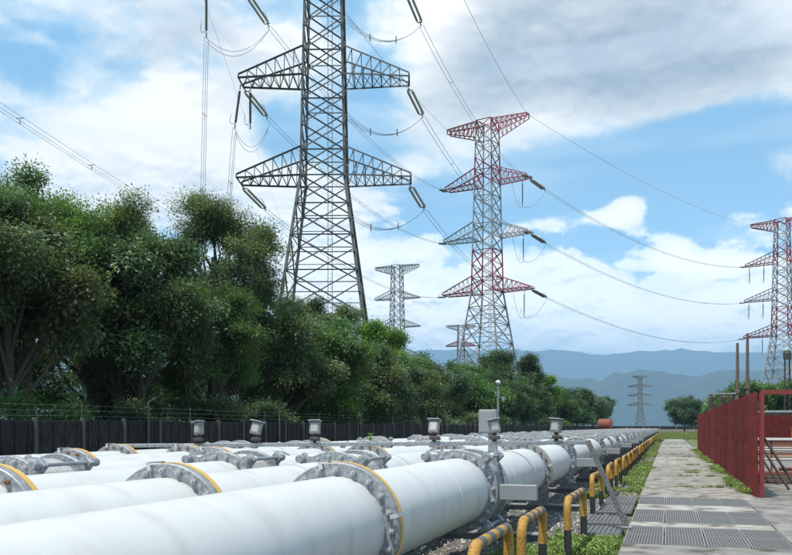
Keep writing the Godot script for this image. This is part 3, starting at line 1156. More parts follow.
func tree(called: String, label: String, category: String, pos: Vector3, H: float, R: float, base: float, tone: Color, seed_: int, n: int, mesh: ArrayMesh, group: String, lobes := 18, squash := 1.0) -> void:
	var rng := RandomNumberGenerator.new()
	rng.seed = seed_
	var root := thing(called, label, category, pos, group)
	var st := start()
	var lean := Vector3(rng.randf_range(-0.12, 0.12), 0, rng.randf_range(-0.12, 0.12))
	var cy := (base + H) / 2.0
	var ry := (H - base) / 2.0
	var tr := 0.020 * H + 0.05
	var spine := PackedVector3Array()
	for k in 7:
		var t := k / 6.0
		spine.append(Vector3(0, -0.2, 0) + (Vector3.UP + lean) * H * 0.72 * t + Vector3(sin(t * 5.0 + seed_), 0, cos(t * 4.0 + seed_)) * 0.025 * H * t)
	tube(st, spine, tr, tr * 0.3, 8)
	var spots := []
	var limbs := []
	for k in lobes:
		var u := rng.randf_range(-0.75, 0.95)
		var a := TAU * (k * 0.618 + rng.randf() * 0.25)
		var rr := sqrt(maxf(0.0, 1.0 - u * u))
		var q := rng.randf_range(0.5, 0.92) * (0.84 if u > 0.55 else 1.0)
		var c := Vector3(cos(a) * rr * R * q, cy + u * ry * q, sin(a) * rr * R * q) + lean * H * 0.45
		var lr := R * rng.randf_range(0.17, 0.38) * squash
		spots.append([c, lr])
		var t0 := clampf((c.y - base * 0.2) / H * 0.80, 0.26 + 0.1 * rng.randf(), 0.95)
		var f := t0 * 6.0
		var i0 := mini(int(f), 5)
		var s := spine[i0].lerp(spine[i0 + 1], f - i0)
		var thick := tr * 0.34
		if k % 4 != 0 and spots.size() > 4:
			# a branch off the nearest earlier limb instead of one more off the trunk
			var best := 1e9
			for q2 in limbs:
				if q2.distance_to(c) < best:
					best = q2.distance_to(c)
					s = q2
			thick = tr * 0.16
		var mid := s.lerp(c, 0.55) + Vector3(rng.randf_range(-0.1, 0.1) * R, -0.10 * R, rng.randf_range(-0.1, 0.1) * R)
		if thick > tr * 0.2:
			limbs.append(s.lerp(mid, 0.5) + Vector3(0, 0.03 * R, 0))
			limbs.append(mid)
		tube(st, PackedVector3Array([s, s.lerp(mid, 0.5) + Vector3(0, 0.03 * R, 0), mid, mid.lerp(c, 0.6), c]), thick, tr * 0.06, 6)
		for j in 3:
			var e := c + Vector3(rng.randf_range(-1, 1), rng.randf_range(-0.4, 1), rng.randf_range(-1, 1)) * lr * 0.9
			tube(st, PackedVector3Array([mid.lerp(c, 0.5), c.lerp(e, 0.5) + Vector3(0, 0.06 * lr, 0), e]), tr * 0.12, tr * 0.03, 4)
	part("trunk", st.commit(), M.bark, root)
	var total := 0.0
	for sp in spots:
		total += sp[1] * sp[1]
	var mm := MultiMesh.new()
	mm.transform_format = MultiMesh.TRANSFORM_3D
	mm.use_colors = true
	mm.mesh = mesh
	var xs := []
	for sp in spots:
		var m := int(n * sp[1] * sp[1] / total)
		var shade := rng.randf_range(0.70, 1.30)
		var warm := rng.randf_range(-0.16, 0.10)
		# a lobe is a dozen leafy sprays that point outwards and up, with gaps between them
		var sprays := []
		for k in 8 + int(sp[1] * 4.0):
			var d := Vector3(rng.randfn(), rng.randfn() + 0.45, rng.randfn()).normalized()
			sprays.append([d, rng.randf_range(0.75, 1.3), rng.randf_range(0.8, 1.2)])
		for k in m:
			var sq: Array = sprays[rng.randi() % sprays.size()]
			var q := pow(rng.randf(), 0.6)
			var p: Vector3 = sp[0] + Vector3(sq[0].x, sq[0].y * 0.85, sq[0].z) * sp[1] * q * sq[1] + Vector3(rng.randfn(), rng.randfn() * 0.55, rng.randfn()) * sp[1] * 0.15
			if p.y < base * 0.6:
				continue
			var b := Basis.from_euler(Vector3(rng.randf_range(-0.6, 0.6), rng.randf() * TAU, rng.randf_range(-0.6, 0.6))).scaled(Vector3.ONE * rng.randf_range(0.6, 1.15))
			var t: float = shade * sq[2] * rng.randf_range(0.8, 1.2)
			xs.append([Transform3D(b, p), Color(tone.r * t * (1.0 + warm), tone.g * t, tone.b * t * (1.0 - warm * 0.5))])
	mm.instance_count = xs.size()
	for k in xs.size():
		mm.set_instance_transform(k, xs[k][0])
		mm.set_instance_color(k, xs[k][1])
	var mi := MultiMeshInstance3D.new()
	mi.name = "crown"
	mi.multimesh = mm
	mi.material_override = M.leaf
	mi.set_meta("kind", "stuff")
	root.add_child(mi, true)


func woods() -> void:
	var fine := clump(1, 36, 0.36, 0.12, 0.056)
	var mid := clump(2, 38, 0.48, 0.165, 0.078)
	var big := clump(3, 44, 0.62, 0.25, 0.13)
	var huge := clump(4, 40, 0.9, 0.42, 0.22)
	var dark := Color(0.105, 0.165, 0.090)
	var olive := Color(0.135, 0.185, 0.100)
	var green := Color(0.120, 0.215, 0.080)
	var bright := Color(0.155, 0.285, 0.065)
	var wg := "trees of the wood behind the dark fence"
	# x, d, height, radius, crown base, tone, name, label, clumps, mesh
	var near_l := "tall dark broadleaf tree crowded in the wood behind the near boundary fence"
	var back_l := "dark tree filling the depth of the wood behind the front trees"
	var low_l := "spreading dense low tree hugging the boundary fence below the steel pylon"
	var mid_l := "mid green tree in the wood between the two tall pylons"
	var far_l := "green tree in the thinning far end of the wood beside the fence"
	var t := [
		[-19.0, 17.0, 9.7, 2.7, 2.8, dark, near_l, 2900, fine], [-18.3, 20.6, 9.4, 2.4, 3.0, olive, near_l, 2100, mid], [-20.4, 23.6, 10.9, 2.8, 3.2, green, near_l, 2800, fine],
		[-18.4, 26.6, 9.9, 2.5, 2.8, dark, near_l, 2000, mid], [-21.0, 29.6, 11.8, 2.8, 3.2, olive, near_l, 2800, fine], [-18.0, 30.6, 7.9, 2.3, 2.4, green, near_l, 2200, fine],
		[-19.8, 36.0, 13.9, 3.6, 4.6, olive, "tall open tree with bare forked limbs showing beside the steel pylon's arm", 3000, fine],
		[-24.0, 43.0, 11.4, 2.7, 3.0, dark, back_l, 2200, mid], [-25.0, 33.0, 11.5, 3.6, 2.0, dark, back_l, 2200, mid], [-25.0, 24.0, 10.0, 3.6, 1.5, dark, back_l, 2000, mid], [-24.5, 16.0, 9.6, 3.4, 1.5, dark, back_l, 1800, mid],
		[-18.4, 38.0, 8.4, 2.9, 1.4, olive, low_l, 1900, mid], [-24.0, 57.0, 12.9, 3.6, 3.0, olive, back_l, 2200, mid], [-18.0, 42.6, 7.8, 2.9, 1.2, green, low_l, 1900, mid], [-17.6, 47.4, 7.2, 2.7, 1.0, olive, low_l, 1800, mid],
		[-22.0, 48.0, 9.0, 3.4, 1.5, dark, back_l, 2000, mid], [-20.0, 57.0, 9.9, 2.1, 4.0, bright, "bright green round topped tree standing up beside the steel pylon's leg", 1500, mid], [-18.2, 53.0, 7.0, 2.6, 1.0, dark, low_l, 1900, mid], [-18.6, 60.0, 7.0, 2.7, 1.0, olive, mid_l, 1800, mid],
		[-20.6, 67.0, 8.1, 2.7, 1.2, green, mid_l, 1700, mid], [-19.0, 72.5, 8.4, 2.7, 1.2, dark, mid_l, 1700, mid], [-24.0, 80.0, 9.2, 3.4, 1.2, dark, back_l, 1600, big], [-22.5, 96.0, 10.0, 3.2, 1.5, green, mid_l, 1500, big], [-18.0, 83.0, 8.0, 2.9, 0.8, green, mid_l, 1500, big], [-18.6, 93.0, 7.6, 2.9, 0.8, dark, mid_l, 1400, big],
		[-20.0, 110.0, 13.3, 3.9, 3.0, dark, "tallest dark tree at the foot of the red and white pylon", 2000, big], [-18.4, 104.0, 8.2, 3.2, 0.8, dark, mid_l, 1300, big], [-19.0, 131.0, 11.0, 3.0, 2.0, bright, "light green slender tree just past the red and white pylon", 1100, big], [-18.5, 120.0, 8.6, 3.3, 0.8, dark, far_l, 1200, big],
		[-18.0, 146.0, 9.0, 3.2, 0.8, green, far_l, 1100, big], [-18.5, 160.0, 9.6, 3.6, 0.8, dark, far_l, 1100, big], [-18.0, 178.0, 9.8, 3.8, 0.8, dark, far_l, 900, huge], [-20.5, 204.0, 11.0, 3.8, 1.0, green, far_l, 800, huge], [-18.0, 222.0, 11.2, 4.2, 1.0, dark, far_l, 800, huge], [-19.5, 246.0, 11.4, 3.6, 1.0, dark, far_l, 700, huge], [-20.0, 284.0, 12.6, 3.2, 1.5, dark, "small open crowned tree at the very end of the wood beside the rusty tank", 600, huge],
	]
	for b in [[-28.0, 17.0], [-30.0, 22.0], [-28.5, 27.5], [-31.0, 33.0], [-28.5, 38.5], [-30.0, 45.0], [-29.0, 52.0], [-28.0, 62.0]]:
		t.append([b[0], b[1], 7.5, 3.4, 0.2, dark, "dense low tree closing the back of the wood", 1600, mid])
	var seen := {}
	for i in t.size():
		var a: Array = t[i]
		seen[a[6]] = seen.get(a[6], 0) + 1
		if a[6] == near_l:
			a[6] = "%s broadleaf tree behind the near boundary fence, %s along it towards the tall open tree" % [{dark: "dark", olive: "olive", green: "green"}[a[5]], nth(seen[near_l])]
		elif a[6] == low_l:
			a[6] = "spreading low tree at the fence below the grey pylon, %s past the tall open tree" % nth(seen[low_l])
		elif a[6] == mid_l:
			a[6] = "mid sized tree between the two tall pylons, %s past the bright round tree" % nth(seen[mid_l])
		elif a[6] == far_l:
			a[6] = "green tree in the wood's far end, %s past the red and white pylon" % nth(seen[far_l])
		tree("broadleaf_tree", a[6], "tree", at(a[0], GROUND_Y, a[1]), a[2], a[3], a[4], a[5], 140 + i, a[7], a[8], wg, 34)
	for i in 26:
		var d := 14.5 + i * 5.2
		tree("shrub", "dark undergrowth shrub pressed against the back of the boundary fence", "shrub", at(-16.9 - fmod(i * 0.37, 1.0), GROUND_Y, d), 2.3 + fmod(i * 0.7, 1.1), 1.6, 0.3, [dark, green, dark, olive][i % 4], 300 + i, 700, fine if d < 45 else mid, "undergrowth shrubs along the fence", 9)
	# lone tree at the end of the path, trees behind the yard
	tree("broadleaf_tree", "lone round dark green tree on the field at the path's end", "tree", at(4.4, GROUND_Y, 258.0), 11.3, 5.2, 0.6, dark, 401, 1300, huge, "", 40, 1.3)
	for a in [[9.0, 150.0, 7.6, 3.4], [10.6, 128.0, 8.0, 3.3], [13.6, 131.0, 8.8, 3.6], [16.6, 133.0, 9.2, 3.6], [19.6, 136.0, 9.0, 3.6], [22.0, 130.0, 8.6, 3.4]]:
		tree("broadleaf_tree", "bushy green tree in the row rising behind the red walled yard", "tree", at(a[0], GROUND_Y, a[1]), a[2], a[3], 1.0, green, 410 + int(a[0] * 10), 700, huge, "trees behind the red yard", 16)


# ------------------------------------------------------------------ pylons
const LEVELS := [0.0, 6.4, 11.6, 15.6, 18.8, 21.7, 24.3, 26.6, 28.9, 31.2, 33.4, 35.6, 37.9, 40.2, 42.4, 44.6, 46.9, 49.2, 51.4, 53.0]


func half_width(y: float) -> float:
	if y < 24.3:
		return lerpf(5.3, 1.98, y / 24.3)
	return lerpf(1.98, 1.40, (y - 24.3) / 28.7)


func corner(k: int, y: float) -> Vector3:
	var w := half_width(y)
	return Vector3(w * (1.0 if k == 0 or k == 3 else -1.0), y, w * (1.0 if k < 2 else -1.0))


func pylon(called: String, label: String, pos: Vector3, turn: float, size: float, paint: Array, thick: float, whole: bool, reach := Vector2(7.8, 7.8), group := "") -> Node3D:
	# paint: list of [upper height, material] from the ground up; whole: every member a piece of its own
	var root := thing(called, label, "pylon", pos, group)
	root.rotation.y = turn
	root.scale = Vector3.ONE * size
	var parts := {"leg": [], "brace": [], "horizontal": []}
	var mat_at := func(y: float): 
		for p in paint:
			if y < p[0]:
				return p[1]
		return paint[paint.size() - 1][1]
	for i in LEVELS.size() - 1:
		var y0: float = LEVELS[i]
		var y1: float = LEVELS[i + 1]
		var m: Material = mat_at.call((y0 + y1) / 2.0)
		for k in 4:
			var l := (k + 1) % 4
			parts.leg.append([corner(k, y0), corner(k, y1), thick * (1.25 if y0 < 24.0 else 0.95), m])
			parts.brace.append([corner(k, y0), corner(l, y1), thick * 0.52, m])
			parts.brace.append([corner(l, y0), corner(k, y1), thick * 0.52, m])
			if i < 6 or i % 2 == 0:
				parts.horizontal.append([corner(k, y1), corner(l, y1), thick * 0.45, m])
			if i < 5:
				# redundant members between the crossing and the legs
				var c := (corner(k, y0) + corner(l, y0) + corner(k, y1) + corner(l, y1)) / 4.0
				var ym := (y0 + y1) / 2.0
				parts.horizontal.append([corner(k, ym), corner(l, ym), thick * 0.34, m])
	for kind in parts:
		if whole:
			for b in parts[kind]:
				bar(kind, b[0], b[1], b[2], b[3], root)
		else:
			merge_bars({"leg": "legs", "brace": "bracing", "horizontal": "horizontals"}[kind], parts[kind], root)
	# arms: height of the lower chord, rise of the upper chord at the body, reach left and right
	var arms := [[24.3, 2.6, reach.x, reach.y], [33.4, 2.6, reach.x * 0.98, reach.y * 0.98], [42.4, 2.6, reach.x * 0.96, reach.y * 0.96]]
	for a in arms:
		for s in [-1.0, 1.0]:
			crossarm(root, s, a[0], a[1], a[2] if s < 0 else a[3], thick, mat_at.call(a[0] + 0.5), whole, false)
	for s in [-1.0, 1.0]:
		crossarm(root, s, 52.8, -2.6, 7.4, thick, mat_at.call(52.0), whole, true)
	if whole:
		var lad := Node3D.new()
		lad.name = "ladder"
		root.add_child(lad, true)
		var m: Material = mat_at.call(20.0)
		var st := start()
		for s in [-0.2, 0.2]:
			tube(st, line(Vector3(0.5 + s, 2.0, 0.0), Vector3(0.5 + s, 51.0, 0.0)), 0.03, 0.03, 5)
		for k in 110:
			tube(st, line(Vector3(0.3, 2.0 + k * 0.445, 0), Vector3(0.7, 2.0 + k * 0.445, 0)), 0.015, 0.015, 4)
		part("rails_and_rungs", st.commit(), m, lad)
	return root


func merge_bars(called: String, list: Array, root: Node) -> void:
	var by := {}
	for b in list:
		if not by.has(b[3]):
			by[b[3]] = start()
		var t := bar_basis(b[0], b[1], b[2])
		by[b[3]].append_from(angle_mesh(), 0, t)
	for m in by:
		part(called, by[m].commit(), m, root)


func crossarm(root: Node3D, s: float, y: float, rise: float, reach: float, thick: float, m: Material, whole: bool, peak: bool) -> void:
	var arm := Node3D.new()
	arm.name = "crossarm"
	root.add_child(arm, true)
	var w0 := half_width(y)
	var w1 := half_width(y + rise)
	var tipw := w0 * (0.35 if peak else 0.62)
	var bars := []
	var tips := []
	var n := 7
	for z in [1.0, -1.0]:
		var a := Vector3(s * w0, y, z * w0)
		var b := Vector3(s * w1, y + rise, z * w1)
		var tip := Vector3(s * reach, y, z * tipw)
		var tip2 := Vector3(s * reach, y + signf(rise) * (0.75 if peak else 0.3), z * tipw)
		tips.append([tip, tip2])
		bars.append(["chord", a, tip, thick * 0.68])
		bars.append(["chord", b, tip2, thick * 0.60])
		bars.append(["strut", tip, tip2, thick * 0.6])
		for k in range(1, n):
			var t := float(k) / n
			var t2 := float(k - 1) / n
			bars.append(["strut", a.lerp(tip, t), b.lerp(tip2, t), thick * 0.36])
			bars.append(["strut", a.lerp(tip, t2), b.lerp(tip2, t), thick * 0.36])
	for k in range(1, n + 1):
		var t := float(k) / n
		var a0 := Vector3(s * w0, y, w0)
		var a1 := Vector3(s * w0, y, -w0)
		bars.append(["strut", a0.lerp(tips[0][0], t), a1.lerp(tips[1][0], t), thick * 0.34])
		bars.append(["strut", a0.lerp(tips[0][0], float(k - 1) / n), a1.lerp(tips[1][0], t), thick * 0.34])
	bars.append(["strut", tips[0][0], tips[1][0], thick * 0.7])
	if whole:
		for b in bars:
			bar(b[0], b[1], b[2], b[3], m, arm)
	else:
		var st := start()
		for b in bars:
			st.append_from(angle_mesh(), 0, bar_basis(b[1], b[2], b[3]))
		part("lattice", st.commit(), m, arm)


func pylons() -> void:
	var st_ := M.tower_steel as Material
	var r := M.tower_red as Material
	var w := M.tower_white as Material
	pylon("transmission_pylon", "dark grey steel lattice pylon rising above the wood, the largest of all", at(-30.0, GROUND_Y, 72.3), 0.29, 1.0, [[99.0, st_]], 0.225, true, Vector2(7.9, 7.9))
	pylon("transmission_pylon", "red and white lattice pylon standing past the dark grey one", at(-29.8, GROUND_Y, 144.8), -0.27, 1.03, [[12.0, r], [23.6, w], [31.5, r], [41.5, w], [46.5, r], [51.0, w], [99.0, r]], 0.25, true, Vector2(8.0, 8.0))
	pylon("transmission_pylon", "red and white lattice pylon seen over the trees behind the red yard", at(28.3, GROUND_Y, 242.1), -0.42, 1.055, [[12.0, r], [23.6, w], [31.5, r], [41.5, w], [46.5, r], [51.0, w], [99.0, r]], 0.28, true, Vector2(9.0, 8.0))
	var f := M.tower_far as Material
	pylon("transmission_pylon", "slim distant grey pylon between the dark grey and the red pylon", at(-82.0, GROUND_Y, 257.3), -0.1, 1.0, [[99.0, f]], 0.30, false)
	pylon("transmission_pylon", "small far pylon half hidden behind the red and white pylon's legs", at(-99.3, GROUND_Y, 417.6), 0.1, 1.0, [[12.0, r], [23.6, f], [31.5, r], [41.5, f], [46.5, r], [99.0, f]], 0.40, false)
	pylon("transmission_pylon", "lone tiny grey pylon against the blue hills at the pipes' end", at(-15.7, GROUND_Y, 520.0), 0.0, 0.60, [[99.0, f]], 0.75, false, Vector2(12.0, 12.0))


# ------------------------------------------------------------------ insulators and conductors
func sag_line(a: Vector3, b: Vector3, sag: float, n := 28) -> PackedVector3Array:
	var p := PackedVector3Array()
	for k in n + 1:
		var t := float(k) / n
		p.append(a.lerp(b, t) - Vector3(0, sag * 4.0 * t * (1.0 - t), 0))
	return p


func bundle(label: String, a: Vector3, b: Vector3, sag: float, count: int, r: float, group: String, gap := 0.22, spacers := 4, called := "conductor_bundle") -> void:
	var root := thing(called, label, "power line", a, group)
	var side := side_of((b - a).normalized())
	var up := Vector3.UP
	var offs := [Vector3.ZERO]
	if count == 2:
		offs = [side * gap, -side * gap]
	elif count == 3:
		offs = [side * gap, -side * gap, -up * gap * 1.5]
	elif count == 4:
		offs = [side * gap + up * gap, -side * gap + up * gap, side * gap - up * gap, -side * gap - up * gap]
	for o in offs:
		var st := start()
		tube(st, sag_line(o, b - a + o, sag), r, r, 5)
		part("conductor", st.commit(), M.conductor, root)
	if count > 1:
		for k in spacers:
			var t := (k + 1.0) / (spacers + 1.0)
			var c := (b - a) * t - Vector3(0, sag * 4.0 * t * (1.0 - t), 0)
			var st := start()
			for o in offs:
				tube(st, line(c, c + o), 0.022, 0.032, 5, true)
			part("spacer", st.commit(), M.tower_steel, root)


func stack_mesh() -> ArrayMesh:
	if not shared.has("stack"):
		var st := start()
		var prof := [Vector2(0.02, 0.0)]
		var n := 26
		for k in n:
			var z := -0.05 - k * (0.9 / n)
			prof.append(Vector2(0.45, z))
			prof.append(Vector2(1.0, z - 0.30 / n))
			prof.append(Vector2(0.95, z - 0.55 / n))
			prof.append(Vector2(0.45, z - 0.60 / n))
		prof.append(Vector2(0.02, -1.0))
		lathe(st, prof, 10)
		shared.stack = st.commit()
	return shared.stack


func string_to(label: String, a: Vector3, b: Vector3, r: float, gap: float, m: Material, group: String, double := true) -> void:
	# insulator string from a (tower) to b (conductor)
	var root := thing("insulator_string", label, "insulator", a, group)
	var d := b - a
	var n := d.normalized()
	var s := side_of(n)
	for k in ([-1.0, 1.0] if double else [0.0]):
		var o := part("insulator_stack", stack_mesh(), m, root)
		var u := s.cross(n)
		var from: Vector3 = n * d.length() * 0.10 + s * gap * k
		o.transform = Transform3D(Basis(s * r, u * r, -n * d.length() * 0.80), from)
	var st := start()
	tube(st, line(Vector3.ZERO, n * d.length() * 0.10), 0.06, 0.06, 6, true)
	tube(st, line(n * d.length() * 0.90, d), 0.06, 0.06, 6, true)
	if double:
		for t in [0.10, 0.90]:
			tube(st, line(n * d.length() * t - s * (gap + 0.06), n * d.length() * t + s * (gap + 0.06)), 0.05, 0.05, 6, true)
	part("yoke", st.commit(), M.tower_steel, root)
	st = start()
	var c := n * d.length() * 0.88
	var u := n.cross(s)
	if u.y < 0.0:
		u = -u
	tube(st, PackedVector3Array([c, c + u * 0.5, c + u * 0.62 - n * 0.35, c + u * 0.55 - n * 0.9]), 0.03, 0.02, 5, true)
	part("arcing_horn", st.commit(), M.tower_steel, root)


func conductors() -> void:
	var g := "conductors from the grey pylon to the red pylon"
	var ig := "insulator strings on the grey pylon"
	var t2 := Transform3D(Basis(Vector3.UP, -0.27).scaled(Vector3.ONE * 1.03), at(-29.8, GROUND_Y, 144.8))
	var t1 := Transform3D(Basis(Vector3.UP, 0.29), at(-30.0, GROUND_Y, 72.3))
	var t5 := Transform3D(Basis(Vector3.UP, -0.42).scaled(Vector3.ONE * 1.055), at(28.3, GROUND_Y, 242.1))
	var hs := [24.3, 33.4, 42.4]
	var rs := [7.8, 7.64, 7.49]
	var hw := ["lower", "middle", "upper"]
	for s in [-1.0, 1.0]:
		var sw := "wood side" if s < 0 else "path side"
		for k in 3:
			var tip: Vector3 = t1 * Vector3(s * rs[k], hs[k] - 0.15, -1.0)
			var end := tip + Vector3(0, -1.05, -5.0)
			string_to("pale double insulator string on the grey pylon's %s arm, %s" % [hw[k], sw], tip, end, 0.125, 0.22, M.porcelain, ig)
			# to the red pylon
			var tip2: Vector3 = t2 * Vector3(s * rs[k] * 1.02, hs[k] - 0.2, 0.3)
			var back := tip2 + Vector3(0, -0.75, 4.6)
			string_to("insulator string on the red pylon's %s arm facing the grey pylon, %s" % [hw[k], sw], tip2, back, 0.15, 0.22, M.porcelain_dark, "insulator strings on the red pylon")
			bundle("pair of conductors from the grey pylon's %s arm to the red pylon, %s" % [hw[k], sw], end, back, 2.3, 2, 0.024, g)
			# jumper loops below the arms
			var body: Vector3 = t1 * Vector3(s * 1.9, hs[k] - 2.7, -1.9)
			if s > 0:
				var loop := thing("jumper_loop", "sagging jumper loop from the insulator end of the grey pylon's %s arm, %s" % [hw[k], sw], "power line", end, "jumper loops on the grey pylon")
				for o in [0.0, 0.3, 0.6]:
					var st := start()
					tube(st, sag_line(Vector3.ZERO, body - end + Vector3(0, o, 0), 1.7 + o * 0.3, 20), 0.022, 0.022, 5)
					part("conductor", st.commit(), M.conductor, loop)
				for tt in [0.35, 0.7]:
					var st := start()
					var c: Vector3 = (body - end) * tt - Vector3(0, 1.75 * 4.0 * tt * (1.0 - tt), 0)
					tube(st, line(c + Vector3(0, -0.2, 0), c + Vector3(0, 0.5, 0)), 0.05, 0.05, 5, true)
					part("spacer", st.commit(), M.tower_steel, loop)
	# down leads on the wood side: out to a hanging string, then down into the wood
	var out_tip: Vector3 = t1 * Vector3(-7.2, 42.3, 0)
	var beam := thing("outrigger_beam", "steel outrigger beam carrying a hanging insulator off the grey pylon's upper arm", "beam", out_tip)
	bar("chord", Vector3.ZERO, Vector3(-3.6, 0.3, 0), 0.3, M.tower_steel, beam)
	bar("chord", Vector3(0, 0, 0.4), Vector3(-3.6, 0.3, 0), 0.25, M.tower_steel, beam)
	var hang := []
	for h in [[Vector3(-10.9, 42.5, 0), Vector3(-10.9, 37.5, 0), Vector3(-11.3, 9.0, 1.0), Vector3(-7.5, 41.1, -5.2)], [Vector3(-7.7, 33.1, 0.2), Vector3(-8.2, 29.0, 0.4), Vector3(-9.4, 9.0, 2.0), Vector3(-7.6, 32.1, -5.2)], [Vector3(-6.9, 33.1, -0.3), Vector3(-6.9, 29.2, -0.3), Vector3(-6.9, 27.4, 0), Vector3(-7.4, 31.9, -5.0)]]:
		hang.append([t1 * h[0], t1 * h[1], t1 * h[2], t1 * Vector3(-7.5, h[0].y - 0.2, -1.3) + Vector3(0, -1.1, -5.0)])
	for k in 3:
		var h: Array = hang[k]
		string_to(["long hanging insulator above the down leads beside the grey pylon's upper arm", "slanting hanging insulator at the tip of the grey pylon's middle arm, wood side", "short hanging insulator just inside the tip of the grey pylon's middle arm"][k], h[0], h[1], 0.13, 0.0, M.porcelain_dark, ig, false)
		if k < 2:
			bundle(["group of down leads dropping from the long hanging insulator into the wood", "group of down leads dropping from the slanting insulator into the wood"][k], h[1], h[2], 0.0, 3, 0.024, "down leads beside the grey pylon", 0.36, 3, "down_lead")
			var loop := thing("jumper_loop", ["sagging jumper loop joining the long hanging insulator to the tension string", "sagging jumper loop joining the slanting insulator to the tension string"][k], "power line", h[1], "jumper loops on the grey pylon")
			for o in [0.0, 0.3]:
				var st := start()
				tube(st, sag_line(Vector3(0, -o, 0), h[3] - h[1] + Vector3(0, 0.0, 0), 1.7 + k * 0.3 + o, 18), 0.022, 0.022, 5)
				part("conductor", st.commit(), M.conductor, loop)
	# earth wires
	for s in [-1.0, 1.0]:
		var a: Vector3 = t1 * Vector3(s * 7.4, 52.7, 0)
		var b: Vector3 = t2 * Vector3(s * 7.4, 52.7, 0)
		bundle("thin earth wire between the tops of the grey and red pylons, " + ("wood side" if s < 0 else "path side"), a, b, 1.6, 1, 0.026, "earth wires", 0.0, 0, "earth_wire")
	bundle("thin earth wire from the red pylon's top to the pylon behind the yard", t2 * Vector3(7.4, 52.7, 0), t5 * Vector3(-7.4, 52.7, 0), 2.2, 1, 0.028, "earth wires", 0.0, 0, "earth_wire")
	# red pylon to the pylon behind the yard
	for k in 3:
		var a: Vector3 = t2 * Vector3(rs[k] * 1.02, hs[k] - 0.2, -0.3)
		var b: Vector3 = t5 * Vector3(-rs[k] * 1.15, hs[k] - 0.2, 0.3)
		var dir := (b - a).normalized()
		var a2 := a + Vector3(dir.x, -0.16, dir.z) * 5.2
		var b2 := b - Vector3(dir.x, 0.14, dir.z) * 4.4
		string_to("dark insulator string on the red pylon's %s arm leading to the yard's pylon" % hw[k], a, a2, 0.17, 0.24, M.porcelain_dark, "insulator strings on the red pylon")
		string_to("insulator string on the %s arm of the pylon behind the yard" % hw[k], b, b2, 0.17, 0.24, M.porcelain_dark, "insulator strings on the yard's pylon")
		bundle("pair of conductors from the red pylon's %s arm to the yard's pylon" % hw[k], a2, b2, 3.4, 2, 0.03, "conductors from the red pylon to the yard's pylon", 0.25, 7)
		string_to("thin insulator hanging straight down from the red pylon's %s arm" % hw[k], a + Vector3(-1.2, -0.1, 0.2), a + Vector3(-1.2, -4.6, 0.2), 0.12, 0.0, M.porcelain_dark, "hanging insulators on the red pylon", false)
		for q in 2:
			string_to("thin insulator hanging straight down from the %s arm of the yard's pylon" % hw[k], b + Vector3(0.8 + q * 3.4, -0.1, 0.9 + q * 1.2), b + Vector3(0.8 + q * 3.4, -4.8, 0.9 + q * 1.2), 0.15, 0.0, M.porcelain_dark, "hanging insulators on the yard's pylon", false)
		var loop := thing("jumper_loop", "deep jumper loop hanging under the red pylon's %s arm" % hw[k], "power line", a2, "jumper loops on the red pylon")
		var st := start()
		tube(st, sag_line(Vector3.ZERO, a + Vector3(-1.2, -4.6, 0.2) - a2, 1.2, 14), 0.03, 0.03, 5)
		tube(st, sag_line(a + Vector3(-1.2, -4.6, 0.2) - a2, t2 * Vector3(rs[k] * 0.8, hs[k] - 1.2, 3.0) - a2, 1.6, 14), 0.03, 0.03, 5)
		part("conductor", st.commit(), M.conductor, loop)
	# the line that passes over the wood
	var p := at(-53.5, 24.5, 98.0)
	var q2 := at(-24.6, 20.2, -10.0)
	bundle("bundle of conductors descending over the wood beyond the down leads", q2, p, 1.2, 3, 0.013, "line over the wood", 0.25, 9)
	bundle("thin single wire high over the wood, above the conductor bundle", at(-12.0, 46.0, -10.0), at(-56.0, 31.0, 120.0), 1.0, 1, 0.011, "line over the wood", 0.0, 0, "earth_wire")


